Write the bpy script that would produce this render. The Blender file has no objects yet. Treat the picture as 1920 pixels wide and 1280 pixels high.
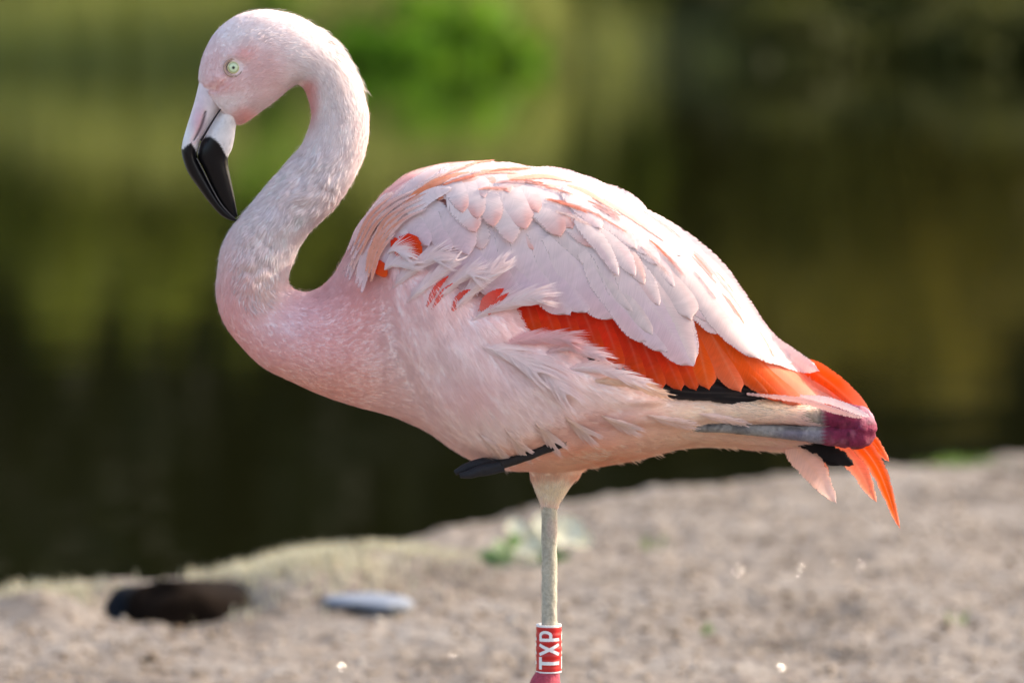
import bpy, bmesh, math, random
import numpy as np
from mathutils import Vector, Matrix
from mathutils.bvhtree import BVHTree
from mathutils.kdtree import KDTree

R = math.radians
rng = np.random.default_rng(7)
random.seed(7)
scene = bpy.context.scene
col = scene.collection

# ------------------------------------------------------------------ camera
FPX = 10000.0            # focal length in pixels of a 1920 px wide frame
PITCH = 0.080
DIST = 6.0
CAM_H = DIST * math.tan(PITCH + (1650 - 640) / FPX)
CAM = np.array([0.0, -DIST, CAM_H])
FWD = np.array([0.0, math.cos(PITCH), -math.sin(PITCH)])
UPV = np.array([0.0, math.sin(PITCH), math.cos(PITCH)])
cam_data = bpy.data.cameras.new('camera')
cam = bpy.data.objects.new('camera', cam_data)
col.objects.link(cam)
cam.location = CAM
cam.rotation_euler = (R(90) - PITCH, 0, 0)
cam_data.sensor_width = 36
cam_data.lens = 36 * FPX / 1920
cam_data.clip_start = 0.1
cam_data.clip_end = 500
cam_data.dof.use_dof = True
cam_data.dof.focus_distance = 5.93
cam_data.dof.aperture_fstop = 4.0
scene.camera = cam

# ------------------------------------------------------------------ light
SUN_EL, SUN_AZ = R(36), R(18)     # azimuth from +X towards +Y (behind the bird, to the right)
SUND = Vector((math.cos(SUN_AZ) * math.cos(SUN_EL), math.sin(SUN_AZ) * math.cos(SUN_EL), math.sin(SUN_EL)))
world = bpy.data.worlds.new('World')
scene.world = world
world.use_nodes = True
wn = world.node_tree.nodes
sky = wn.new('ShaderNodeTexSky')
sky.sky_type = 'NISHITA'
sky.sun_disc = False
sky.dust_density = 3.5
sky.ozone_density = 0.6
sky.sun_elevation = SUN_EL
sky.sun_rotation = R(90) - SUN_AZ
bg = wn['Background']
bg.inputs['Strength'].default_value = 0.15
world.node_tree.links.new(sky.outputs['Color'], bg.inputs['Color'])
sun_data = bpy.data.lights.new('sun', 'SUN')
sun_data.energy = 2.05
sun_data.angle = R(0.55)
sun_data.color = (1.0, 0.91, 0.78)
sun = bpy.data.objects.new('sun', sun_data)
col.objects.link(sun)
sun.location = SUND * 20
sun.rotation_euler = SUND.to_track_quat('Z', 'Y').to_euler()
scene.view_settings.view_transform = 'Standard'
scene.view_settings.look = 'None'
scene.view_settings.exposure = 1.53
scene.view_settings.use_white_balance = True      # camera balanced for open shade
scene.view_settings.white_balance_temperature = 6950
scene.view_settings.white_balance_tint = 12
scene.view_settings.gamma = 1
scene.render.engine = 'CYCLES'
scene.cycles.use_denoising = True
scene.cycles.max_bounces = 8
scene.cycles.transparent_max_bounces = 24
scene.cycles.sample_clamp_indirect = 8


# ------------------------------------------------------------------ helpers
def P(px, py, y=0.0):
    """point on the ray through a photograph pixel, at world depth y"""
    px = np.asarray(px, float); py = np.asarray(py, float); y = np.asarray(y, float)
    rx = (px - 960) / FPX
    ru = (640 - py) / FPX
    ry = FWD[1] + ru * UPV[1]
    rz = FWD[2] + ru * UPV[2]
    k = (y + DIST) / ry
    return np.stack(np.broadcast_arrays(rx * k, y, CAM_H + rz * k), -1)


def PX(v):
    """world points -> photograph pixels"""
    d = np.asarray(v, float) - CAM
    f = d @ FWD
    return 960 + d[..., 0] / f * FPX, 640 - (d @ UPV) / f * FPX


def PG(px, py, z=0.0):
    """point on the ray through a pixel, at ground height z"""
    rx = (px - 960) / FPX; ru = (640 - py) / FPX
    d = FWD + np.array([rx, 0, 0]) + ru * UPV
    return CAM + d * ((z - CAM_H) / d[2])


def lin(r, g, b):
    f = lambda c: (c / 255 / 12.92) if c <= 10.3 else ((c / 255 + 0.055) / 1.055) ** 2.4
    return np.array([f(r), f(g), f(b)])


def crom(pts, n):
    """Catmull-Rom through rows of pts, n samples"""
    pts = np.asarray(pts, float)
    if len(pts) == 2:
        t = np.linspace(0, 1, n)[:, None]
        return pts[0] * (1 - t) + pts[1] * t
    p = np.vstack([2 * pts[0] - pts[1], pts, 2 * pts[-1] - pts[-2]])
    m = len(pts) - 1
    u = np.linspace(0, m, n)
    i = np.minimum(u.astype(int), m - 1)
    t = (u - i)[:, None]
    a, b, c, d = p[i], p[i + 1], p[i + 2], p[i + 3]
    return 0.5 * (2 * b + (c - a) * t + (2 * a - 5 * b + 4 * c - d) * t ** 2 + (3 * b - a - 3 * c + d) * t ** 3)


def sstep(a, b, x):
    t = np.clip((x - a) / (b - a), 0, 1)
    return t * t * (3 - 2 * t)


def link(o, parent=None):
    col.objects.link(o)
    if parent is not None:
        o.parent = parent
    return o


def mesh_obj(name, verts, faces, mat, parent=None, colors=None, smooth=True, uv=None):
    me = bpy.data.meshes.new(name)
    verts = np.asarray(verts, np.float32)
    if isinstance(faces, np.ndarray):
        n, k = faces.shape
        me.vertices.add(len(verts)); me.vertices.foreach_set('co', verts.ravel())
        me.loops.add(n * k); me.loops.foreach_set('vertex_index', faces.astype(np.int32).ravel())
        me.polygons.add(n)
        me.polygons.foreach_set('loop_start', np.arange(0, n * k, k, dtype=np.int32))
        me.polygons.foreach_set('loop_total', np.full(n, k, dtype=np.int32))
        me.update(calc_edges=True)
    else:
        me.from_pydata([tuple(map(float, v)) for v in verts], [], [tuple(map(int, f)) for f in faces])
    me.validate()
    if colors is not None:
        c = np.ones((len(verts), 4), np.float32)
        c[:, :3] = colors
        at = me.color_attributes.new('Col', 'FLOAT_COLOR', 'POINT')
        at.data.foreach_set('color', c.ravel())
    if uv is not None:
        at = me.attributes.new('st', 'FLOAT_VECTOR', 'POINT')
        u = np.zeros((len(verts), 3), np.float32)
        u[:, :np.shape(uv)[1]] = uv
        at.data.foreach_set('vector', u.ravel())
    if smooth:
        me.polygons.foreach_set('use_smooth', np.ones(len(me.polygons), bool))
    if mat is not None:
        me.materials.append(mat)
    o = bpy.data.objects.new(name, me)
    link(o, parent)
    return o


def tag(o, label=None, cat=None, group=None, kind=None):
    if label: o['label'] = label
    if cat: o['category'] = cat
    if group: o['group'] = group
    if kind: o['kind'] = kind
    return o


def empty(name, loc=(0, 0, 0)):
    o = bpy.data.objects.new(name, None)
    o.empty_display_size = 0.05
    o.location = loc
    return link(o)


def loft_rings(rings):
    """rings: (n, m, 3) -> verts, quad faces with fan caps"""
    n, m, _ = rings.shape
    v = rings.reshape(-1, 3)
    f = []
    for i in range(n - 1):
        for j in range(m):
            k = (j + 1) % m
            f.append((i * m + j, i * m + k, (i + 1) * m + k, (i + 1) * m + j))
    a = len(v); b = a + 1
    v = np.vstack([v, rings[0].mean(0), rings[-1].mean(0)])
    for j in range(m):
        k = (j + 1) % m
        f.append((a, k, j))
        f.append((b, (n - 1) * m + j, (n - 1) * m + k))
    return v, f


def loft_pairs(pairs, n, m, power=2.0):
    """pairs: rows (top px, top py, bottom px, bottom py, half depth, centre depth)"""
    q = crom(pairs, n)
    a = np.linspace(0, 2 * np.pi, m, endpoint=False)
    ca, sa = np.cos(a), np.sin(a)
    ca0, sa0 = ca, sa
    rings = np.zeros((n, m, 3))
    for i in range(n):
        e = 2.0 / (power(q[i]) if callable(power) else power)
        ca = np.sign(ca0) * np.abs(ca0) ** e
        sa = np.sign(sa0) * np.abs(sa0) ** e
        t = P(q[i, 0], q[i, 1], q[i, 5]); b = P(q[i, 2], q[i, 3], q[i, 5])
        c = (t + b) / 2; h = (t - b) / 2
        rings[i] = c + ca[:, None] * h
        rings[i, :, 1] += sa * max(q[i, 4], 1e-4)
    return rings


def tube(pts, rad, m=12, n=40, flat=None):
    """3-D tube along Catmull-Rom of pts with radii; returns rings"""
    pr = np.hstack([np.asarray(pts, float), np.asarray(rad, float)[:, None]])
    q = crom(pr, n)
    c, r = q[:, :3], np.maximum(q[:, 3], 1e-4)
    tg = np.gradient(c, axis=0)
    tg /= np.linalg.norm(tg, axis=1)[:, None] + 1e-12
    ref = np.array([0.0, 1.0, 0.0]) if abs(tg[0] @ np.array([0, 1, 0])) < 0.9 else np.array([1.0, 0, 0])
    rings = np.zeros((n, m, 3))
    a = np.linspace(0, 2 * np.pi, m, endpoint=False)
    for i in range(n):
        u = np.cross(tg[i], ref); u /= np.linalg.norm(u) + 1e-12
        w = np.cross(u, tg[i]); ref = w
        fl = 1.0 if flat is None else flat
        rings[i] = c[i] + r[i] * (np.cos(a)[:, None] * u + fl * np.sin(a)[:, None] * w)
    return rings


# value noise used for geometry
_perm = rng.random((64, 64, 64))
def vnoise(p, scale):
    p = np.asarray(p, float) * scale
    i = np.floor(p).astype(int); f = p - i
    f = f * f * (3 - 2 * f)
    out = 0
    for dx in (0, 1):
        for dy in (0, 1):
            for dz in (0, 1):
                w = (f[..., 0] if dx else 1 - f[..., 0]) * (f[..., 1] if dy else 1 - f[..., 1]) * (f[..., 2] if dz else 1 - f[..., 2])
                out = out + w * _perm[(i[..., 0] + dx) % 64, (i[..., 1] + dy) % 64, (i[..., 2] + dz) % 64]
    return out * 2 - 1


# ------------------------------------------------------------------ materials
class NT:
    def __init__(self, name):
        self.m = bpy.data.materials.new(name)
        self.m.use_nodes = True
        self.t = self.m.node_tree
        self.p = self.t.nodes['Principled BSDF']
        self.out = self.t.nodes['Material Output']
    def n(self, kind, **kw):
        x = self.t.nodes.new(kind)
        for k, v in kw.items():
            setattr(x, k, v)
        return x
    def l(self, a, b):
        self.t.links.new(a, b)
    def ramp(self, fac, stops):
        r = self.n('ShaderNodeValToRGB')
        el = r.color_ramp.elements
        while len(el) < len(stops): el.new(0.5)
        for e, (pos, c) in zip(el, stops):
            e.position = pos; e.color = (*c, 1) if len(c) == 3 else c
        self.l(fac, r.inputs['Fac'])
        return r.outputs['Color']
    def noise(self, scale, detail=4, rough=0.55, coord=None):
        x = self.n('ShaderNodeTexNoise')
        x.inputs['Scale'].default_value = scale
        x.inputs['Detail'].default_value = detail
        x.inputs['Roughness'].default_value = rough
        if coord is not None: self.l(coord, x.inputs['Vector'])
        return x
    def bump(self, h, strength, dist=0.001):
        b = self.n('ShaderNodeBump')
        b.inputs['Strength'].default_value = strength
        b.inputs['Distance'].default_value = dist
        self.l(h, b.inputs['Height'])
        self.l(b.outputs['Normal'], self.p.inputs['Normal'])
        return b
    def mul(self, c, fac, lo, hi):
        mr = self.n('ShaderNodeMapRange')
        mr.inputs['To Min'].default_value = lo; mr.inputs['To Max'].default_value = hi
        self.l(fac, mr.inputs['Value'])
        mx = self.n('ShaderNodeVectorMath', operation='SCALE')
        self.l(c, mx.inputs[0]); self.l(mr.outputs['Result'], mx.inputs['Scale'])
        return mx.outputs['Vector']


def attr_color(nt):
    a = nt.n('ShaderNodeAttribute'); a.attribute_name = 'Col'
    return a.outputs['Color']


def translucent_mix(nt, color, fac, tint=(1, 1, 1)):
    tr = nt.n('ShaderNodeBsdfTranslucent')
    nt.l(color, tr.inputs['Color'])
    mx = nt.n('ShaderNodeMixShader'); mx.inputs['Fac'].default_value = fac
    nt.l(nt.p.outputs['BSDF'], mx.inputs[1]); nt.l(tr.outputs['BSDF'], mx.inputs[2])
    nt.l(mx.outputs['Shader'], nt.out.inputs['Surface'])


def mat_feather():
    nt = NT('feather')
    c = attr_color(nt)
    st = nt.n('ShaderNodeAttribute'); st.attribute_name = 'st'
    sep = nt.n('ShaderNodeSeparateXYZ'); nt.l(st.outputs['Vector'], sep.inputs[0])
    ab = nt.n('ShaderNodeMath', operation='ABSOLUTE'); nt.l(sep.outputs['Y'], ab.inputs[0])
    sub = nt.n('ShaderNodeMath', operation='MULTIPLY_ADD'); nt.l(ab.outputs[0], sub.inputs[0])
    sub.inputs[1].default_value = -0.9; nt.l(sep.outputs['X'], sub.inputs[2])
    geo = nt.n('ShaderNodeTexCoord')
    cmb = nt.n('ShaderNodeCombineXYZ')
    sc = nt.n('ShaderNodeMath', operation='MULTIPLY'); sc.inputs[1].default_value = 520
    nt.l(sub.outputs[0], sc.inputs[0]); nt.l(sc.outputs[0], cmb.inputs['X'])
    s2 = nt.n('ShaderNodeMath', operation='MULTIPLY'); s2.inputs[1].default_value = 40
    nt.l(sep.outputs['Y'], s2.inputs[0]); nt.l(s2.outputs[0], cmb.inputs['Y'])
    oi = nt.n('ShaderNodeObjectInfo')
    s3 = nt.n('ShaderNodeMath', operation='MULTIPLY'); s3.inputs[1].default_value = 50
    nt.l(oi.outputs['Random'], s3.inputs[0]); nt.l(s3.outputs[0], cmb.inputs['Z'])
    nz = nt.noise(1.0, 3, 0.6, cmb.outputs[0])
    c2 = nt.mul(c, nz.outputs['Fac'], 0.84, 1.12)
    nt.l(c2, nt.p.inputs['Base Color'])
    nt.p.inputs['Roughness'].default_value = 0.7
    nt.p.inputs['Specular IOR Level'].default_value = 0.15
    nt.p.inputs['Sheen Weight'].default_value = 0.15
    nt.bump(nz.outputs['Fac'], 0.3, 0.0007)
    # loose barbs: the margin breaks up into streaks
    k1 = nt.n('ShaderNodeMath', operation='MULTIPLY_ADD'); nt.l(nz.outputs['Fac'], k1.inputs[0]); k1.inputs[1].default_value = 1.3; nt.l(sep.outputs['Z'], k1.inputs[2])
    mr = nt.n('ShaderNodeMapRange'); mr.inputs['From Min'].default_value = 0.62; mr.inputs['From Max'].default_value = 0.86; nt.l(k1.outputs[0], mr.inputs['Value'])
    tr = nt.n('ShaderNodeBsdfTranslucent'); nt.l(c2, tr.inputs['Color'])
    mx = nt.n('ShaderNodeMixShader'); mx.inputs['Fac'].default_value = 0.34
    nt.l(nt.p.outputs['BSDF'], mx.inputs[1]); nt.l(tr.outputs['BSDF'], mx.inputs[2])
    tp = nt.n('ShaderNodeBsdfTransparent')
    m2 = nt.n('ShaderNodeMixShader'); nt.l(mr.outputs['Result'], m2.inputs['Fac'])
    nt.l(tp.outputs['BSDF'], m2.inputs[1]); nt.l(mx.outputs['Shader'], m2.inputs[2])
    nt.l(m2.outputs['Shader'], nt.out.inputs['Surface'])
    return nt.m


def mat_down():
    nt = NT('down')
    c = attr_color(nt)
    nt.l(c, nt.p.inputs['Base Color'])
    nt.p.inputs['Roughness'].default_value = 0.8
    nt.p.inputs['Specular IOR Level'].default_value = 0.1
    nt.p.inputs['Sheen Weight'].default_value = 0.1
    translucent_mix(nt, c, 0.5)
    return nt.m


def mat_body():
    nt = NT('plumage')
    c = attr_color(nt)
    tc = nt.n('ShaderNodeTexCoord')
    nz = nt.noise(160, 5, 0.65, tc.outputs['Object'])
    c2 = nt.mul(c, nz.outputs['Fac'], 0.88, 1.1)
    nt.l(c2, nt.p.inputs['Base Color'])
    nt.p.inputs['Roughness'].default_value = 0.85
    nt.p.inputs['Specular IOR Level'].default_value = 0.1
    nt.p.inputs['Sheen Weight'].default_value = 0.2
    nt.bump(nz.outputs['Fac'], 0.4, 0.002)
    return nt.m


def mat_attr(name, rough, spec=0.5, nscale=200, lo=0.85, hi=1.1, bump=0.2, bd=0.0006, coat=0.0):
    nt = NT(name)
    c = attr_color(nt)
    tc = nt.n('ShaderNodeTexCoord')
    nz = nt.noise(nscale, 4, 0.6, tc.outputs['Object'])
    nt.l(nt.mul(c, nz.outputs['Fac'], lo, hi), nt.p.inputs['Base Color'])
    nt.p.inputs['Roughness'].default_value = rough
    nt.p.inputs['Specular IOR Level'].default_value = spec
    nt.p.inputs['Coat Weight'].default_value = coat
    nt.bump(nz.outputs['Fac'], bump, bd)
    return nt.m


def mat_plain(name, c, rough=0.5, spec=0.5, nscale=80, lo=0.8, hi=1.15, bump=0.2, bd=0.001):
    nt = NT(name)
    rgb = nt.n('ShaderNodeRGB'); rgb.outputs[0].default_value = (*c, 1)
    tc = nt.n('ShaderNodeTexCoord')
    nz = nt.noise(nscale, 5, 0.6, tc.outputs['Object'])
    nt.l(nt.mul(rgb.outputs[0], nz.outputs['Fac'], lo, hi), nt.p.inputs['Base Color'])
    nt.p.inputs['Roughness'].default_value = rough
    nt.p.inputs['Specular IOR Level'].default_value = spec
    nt.bump(nz.outputs['Fac'], bump, bd)
    return nt.m


def mat_leaf(name, c, c2, trans=0.4):
    nt = NT(name)
    oi = nt.n('ShaderNodeNewGeometry')
    cc = nt.ramp(oi.outputs['Random Per Island'], [(0.0, c), (1.0, c2)])
    nt.l(cc, nt.p.inputs['Base Color'])
    nt.p.inputs['Roughness'].default_value = 0.6
    nt.p.inputs['Specular IOR Level'].default_value = 0.2
    translucent_mix(nt, cc, trans)
    return nt.m


def mat_ground():
    nt = NT('sandy_soil')
    tc = nt.n('ShaderNodeTexCoord'); co = tc.outputs['Object']
    n1 = nt.noise(3.2, 7, 0.65, co)
    n2 = nt.noise(60, 5, 0.7, co)
    base = nt.ramp(n1.outputs['Fac'], [(0.33, (0.090, 0.074, 0.060)), (0.47, (0.186, 0.160, 0.136)), (0.66, (0.258, 0.233, 0.207))])
    c2 = nt.mul(base, n2.outputs['Fac'], 0.45, 1.5)
    n3 = nt.noise(34, 3, 0.6, co)
    spots = nt.ramp(n3.outputs['Fac'], [(0.36, (0.42, 0.34, 0.28)), (0.47, (1, 1, 1))])
    mm_ = nt.n('ShaderNodeVectorMath', operation='MULTIPLY'); nt.l(c2, mm_.inputs[0]); nt.l(spots, mm_.inputs[1])
    c2 = mm_.outputs['Vector']
    nt.l(c2, nt.p.inputs['Base Color'])
    nt.p.inputs['Roughness'].default_value = 0.8
    nt.p.inputs['Specular IOR Level'].default_value = 0.3
    nt.bump(n2.outputs['Fac'], 0.8, 0.012)
    return nt.m


def mat_water():
    nt = NT('pond_water')
    tc = nt.n('ShaderNodeTexCoord')
    mp = nt.n('ShaderNodeMapping'); mp.inputs['Scale'].default_value = (0.5, 1.0, 1.0)
    nt.l(tc.outputs['Object'], mp.inputs['Vector'])
    n1 = nt.noise(1.6, 3, 0.5, mp.outputs['Vector'])
    nt.p.inputs['Base Color'].default_value = (0.006, 0.0065, 0.002, 1)
    nt.p.inputs['Roughness'].default_value = 0.045
    nt.p.inputs['IOR'].default_value = 1.33
    nt.bump(n1.outputs['Fac'], 0.10, 0.03)
    return nt.m


M_FEATHER, M_DOWN, M_BODY = mat_feather(), mat_down(), mat_body()
M_BILL = mat_attr('bill_horn', 0.30, 0.20, 90, 0.70, 1.2, 0.35, 0.0008)
M_LEG = mat_attr('leg_skin', 0.7, 0.25, 260, 0.5, 1.35, 1.0, 0.0014)
M_GROUND, M_WATER = mat_ground(), mat_water()

# ------------------------------------------------------------------ setting: ground, water, far bank
EDGE_PX = [(40, 1105), (190, 1098), (330, 1092), (480, 1070), (600, 1032), (700, 1012), (800, 998), (960, 965), (1060, 940),
           (1180, 928), (1300, 915), (1400, 896), (1500, 880), (1600, 872), (1700, 862), (1822, 845), (1920, 832)]
_e = np.array([PG(a, b)[:2] for a, b in EDGE_PX])
_ex = np.concatenate([[-60, -6, -2], _e[:, 0], [2.0, 4.0, 60]])
_ey = np.concatenate([[1.0, 1.0, 2.2], _e[:, 1], [6.0, 7.5, 9.0]])


def edge_y(x):
    return np.interp(x, _ex, _ey)


def bump_at(x, y, px, py, rx, ry, h):
    c = PG(px, py)
    return h * np.exp(-(((x - c[0]) / rx) ** 2 + ((y - c[1]) / ry) ** 2))


def ground_z(x, y):
    p = np.stack([x, y, np.zeros_like(x)], -1)
    z = 0.007 * vnoise(p, 3.1) + 0.004 * vnoise(p + 9, 9.0)
    fine = sstep(0.15, 0.8, np.abs(vnoise(p + 3, 1.7)))
    z += 0.0048 * vnoise(p + 5, 27.0) + 0.0036 * vnoise(p + 2, 55.0) + 0.006 * np.clip(vnoise(p + 7, 38.0) - 0.35, 0, 1)
    z -= 0.008 * np.clip(-vnoise(p + 17, 21.0) - 0.45, 0, 1) * 2 + 0.016 * sstep(0.2, 1.0, x) * sstep(1.5, 3.5, y)
    z += bump_at(x, y, 560, 1125, 0.14, 0.18, 0.055)
    z += bump_at(x, y, 720, 1085, 0.18, 0.20, 0.038)
    z += bump_at(x, y, 90, 1150, 0.085, 0.12, 0.045)
    z -= bump_at(x, y, 300, 1140, 0.14, 0.10, 0.05)
    keep = np.exp(-((x / 0.25) ** 2 + (y / 0.25) ** 2))
    z *= 1 - 0.85 * keep
    e = edge_y(x) + 0.05 * vnoise(p + 1, 4.0) + 0.025 * vnoise(p + 1, 14.0)
    z -= 0.45 * sstep(-0.02, 0.42, y - e)
    return z


def build_ground():
    xs = np.concatenate([[-60, -30, -12, -6, -4, -3], np.arange(-2.2, 2.2, 0.0125), [2.3, 3, 4, 6, 12, 30, 60]])
    ys = np.concatenate([[-60, -30, -12, -8, -4, -2, -1.2, -0.8, -0.5], np.arange(-0.3, 1.0, 0.04), np.arange(1.0, 5.6, 0.0125), [5.7, 6, 7, 8, 9, 10]])
    X, Y = np.meshgrid(xs, ys)
    Z = ground_z(X, Y)
    v = np.stack([X, Y, Z], -1).reshape(-1, 3)
    nx = len(xs)
    ii, jj = np.meshgrid(np.arange(len(ys) - 1), np.arange(nx - 1), indexing='ij')
    a = (ii * nx + jj).ravel()
    f = np.stack([a, a + 1, a + nx + 1, a + nx], -1)
    o = mesh_obj('ground', v, f, M_GROUND)
    tag(o, 'sandy brown lumpy shore that the flamingo stands on', 'ground', kind='structure')


build_ground()
v = [(-90, -8, -0.13), (90, -8, -0.13), (90, 60, -0.13), (-90, 60, -0.13)]
tag(mesh_obj('water', v, [(0, 1, 2, 3)], M_WATER, smooth=False), 'dark olive pond water behind the shore', 'water', kind='structure')

FAR_Y = 39.0
def far_z(x, y):
    p = np.stack([x, y, np.zeros_like(x)], -1)
    return -0.6 + 0.95 * sstep(FAR_Y - 1.2, FAR_Y + 1.8, y + 0.4 * vnoise(p, 0.5)) + 0.10 * vnoise(p + 4, 0.9) + 0.22 * np.clip(y - FAR_Y - 6, 0, 22)


def build_far():
    xs = np.concatenate([[-90, -50, -25], np.arange(-14, 14, 0.25), [25, 50, 90]])
    ys = np.concatenate([np.arange(FAR_Y - 2, FAR_Y + 26, 0.25), [70, 120, 200]])
    X, Y = np.meshgrid(xs, ys)
    v = np.stack([X, Y, far_z(X, Y)], -1).reshape(-1, 3)
    nx = len(xs)
    ii, jj = np.meshgrid(np.arange(len(ys) - 1), np.arange(nx - 1), indexing='ij')
    a = (ii * nx + jj).ravel()
    m = mat_plain('bank_turf', (0.060, 0.062, 0.018), 0.9, 0.2, 3, 0.5, 1.5, 0.5, 0.05)
    tag(mesh_obj('far_bank', v, np.stack([a, a + 1, a + nx + 1, a + nx], -1), m), 'low grassy bank across the pond', 'bank', kind='structure')


build_far()


def leaf_cloud(centers, size, aspect=0.6, droop=0.3, seed=0):
    r = np.random.default_rng(seed)
    n = len(centers)
    d = r.normal(size=(n, 3)); d[:, 2] -= droop
    d /= np.linalg.norm(d, axis=1)[:, None]
    q = r.normal(size=(n, 3))
    w = np.cross(d, q); w /= np.linalg.norm(w, axis=1)[:, None] + 1e-9
    nn = np.cross(w, d)
    s = size * r.uniform(0.6, 1.3, n)[:, None]
    a = centers - d * s * 0.5
    b = centers + w * s * aspect * 0.5 + nn * s * 0.08
    c = centers + d * s * 0.5
    e = centers - w * s * aspect * 0.5 + nn * s * 0.08
    v = np.stack([a, b, c, e], 1).reshape(-1, 3)
    f = np.arange(4 * n).reshape(n, 4)
    return v, f


M_BARK = mat_plain('bark', (0.035, 0.027, 0.018), 0.9, 0.2, 12, 0.6, 1.3, 0.6, 0.02)
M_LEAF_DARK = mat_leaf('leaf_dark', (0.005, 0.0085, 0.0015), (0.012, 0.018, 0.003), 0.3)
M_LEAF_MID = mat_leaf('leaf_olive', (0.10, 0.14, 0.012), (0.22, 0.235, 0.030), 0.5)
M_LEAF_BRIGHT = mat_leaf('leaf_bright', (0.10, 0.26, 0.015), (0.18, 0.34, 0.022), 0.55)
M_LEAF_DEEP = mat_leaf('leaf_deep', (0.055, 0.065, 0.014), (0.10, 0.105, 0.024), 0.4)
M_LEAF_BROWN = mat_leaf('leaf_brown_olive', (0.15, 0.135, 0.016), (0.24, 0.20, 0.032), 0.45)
M_REED = mat_leaf('reed_leaf', (0.32, 0.36, 0.08), (0.48, 0.50, 0.17), 0.5)


def tree(x, y, h, rad, label, leaf=M_LEAF_DARK, n=7000, low=0.3, seed=0, size=0.17):
    r = np.random.default_rng(seed)
    z0 = float(far_z(np.array([x]), np.array([y]))[0]) - 0.05
    t = empty('tree', (x, y, z0))
    tag(t, label, 'tree', 'blurred dark trees on the far bank')
    tv, tf = [], []
    lean = r.normal(size=2) * 0.25
    rg = tube([(0, 0, 0), (lean[0] * .4, lean[1] * .4, h * .35), (lean[0], lean[1], h * .7), (lean[0] * 1.2, lean[1] * 1.2, h * .95)], [0.16, 0.12, 0.07, 0.02], 8, 14)
    vv, ff = loft_rings(rg)
    tv.append(vv); tf += ff
    tips = []
    for k in range(16):
        zz = h * r.uniform(0.12, 0.85)
        a = r.uniform(0, 2 * np.pi)
        L = rad * r.uniform(0.6, 1.0) * math.sqrt(max(0.15, 1 - abs(zz / h - 0.45) * 1.3))
        e = np.array([math.cos(a) * L, math.sin(a) * L, zz + L * 0.25])
        s0 = np.array([lean[0] * zz / h, lean[1] * zz / h, zz - 0.1])
        vv, ff = loft_rings(tube([s0, (s0 + e) / 2 + (0, 0, 0.1), e], [0.05, 0.03, 0.01], 6, 8))
        off = sum(len(q) for q in tv)
        tv.append(vv); tf += [tuple(i + off for i in q) for q in ff]
        tips.append(e); tips.append((s0 + e) / 2)
    mesh_obj('trunk', np.vstack(tv), tf, M_BARK, t)
    tips = np.array(tips)
    c = tips[r.integers(0, len(tips), n)] + r.normal(size=(n, 3)) * np.array([rad * .30, rad * .30, h * .09])
    c[:, 2] = np.abs(c[:, 2] - low) + low
    vv, ff = leaf_cloud(c, size, 0.6, 0.4, seed)
    mesh_obj('crown', vv, ff, leaf, t, smooth=False)
    return t


def shrub(x, y, w, h, label, leaf, n, size, seed=0, name='shrub', cat='shrub', group='blurred shrubs on the far bank'):
    r = np.random.default_rng(seed)
    z0 = float(far_z(np.array([x]), np.array([y]))[0]) - 0.04
    t = empty(name, (x, y, z0)); tag(t, label, cat, group)
    tv, tf, tips = [], [], []
    for k in range(12):
        a = r.uniform(0, 2 * np.pi); L = r.uniform(0.3, 1.0) * w * 0.5
        e = np.array([math.cos(a) * L, math.sin(a) * L, h * r.uniform(0.35, 1.0)])
        vv, ff = loft_rings(tube([(0, 0, 0), e * (0.4, 0.4, 0.6), e], [0.025, 0.015, 0.005], 5, 7))
        off = sum(len(q) for q in tv)
        tv.append(vv); tf += [tuple(i + off for i in q) for q in ff]
        tips += [e, e * (0.6, 0.6, 0.75), e * (0.9, 0.9, 0.4)]
    mesh_obj('stem', np.vstack(tv), tf, M_BARK, t)
    tips = np.array(tips)
    c = tips[r.integers(0, len(tips), n)] + r.normal(size=(n, 3)) * np.array([w * .09, w * .09, h * .09])
    c[:, 2] = np.abs(c[:, 2] - 0.04) + 0.04
    vv, ff = leaf_cloud(c, size, 0.6, 0.2, seed)
    mesh_obj('crown', vv, ff, leaf, t, smooth=False)
    return t


def reeds(x, y, w, h, label, n, seed=0):
    r = np.random.default_rng(seed)
    z0 = float(far_z(np.array([x]), np.array([y]))[0]) - 0.05
    vs, fs = [], []
    for k in range(n):
        bx, by = r.normal(size=2) * (w * 0.35, 0.14)
        L = h * r.uniform(0.5, 1.1); a = r.uniform(0, 2 * np.pi); ln = r.uniform(0.05, 0.35) * L
        d = np.array([math.cos(a), math.sin(a), 0]); wv = np.array([-d[1], d[0], 0]) * r.uniform(0.006, 0.013)
        o = len(vs) * 0 + sum(len(q) for q in vs)
        pts = []
        for t in (0, 0.4, 0.75, 1.0):
            c = np.array([bx, by, 0]) + d * ln * t * t + np.array([0, 0, L * (t - 0.12 * t * t)])
            ww = wv * (1 - t) if t > 0 else wv
            pts += [c - ww, c + ww]
        vs.append(np.array(pts)); fs += [(o, o + 1, o + 3, o + 2), (o + 2, o + 3, o + 5, o + 4), (o + 4, o + 5, o + 7, o + 6)]
    ob = mesh_obj('reed_clump', np.vstack(vs), fs, M_REED, smooth=False)
    ob.location = (x, y, z0)
    tag(ob, label, 'reeds', 'pale reed clumps along the far water edge')


def farx(px, y):
    return float((px - 960) / FPX * (y + DIST))


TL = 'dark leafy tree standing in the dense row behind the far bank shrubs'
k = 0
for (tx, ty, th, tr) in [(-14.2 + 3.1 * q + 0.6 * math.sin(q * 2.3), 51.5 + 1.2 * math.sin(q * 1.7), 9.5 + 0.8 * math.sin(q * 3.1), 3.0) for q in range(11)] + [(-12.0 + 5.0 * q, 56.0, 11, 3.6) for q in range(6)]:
    tree(tx, ty, th, tr, TL, seed=11 + k, n=11000, size=0.46); k += 1
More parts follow.
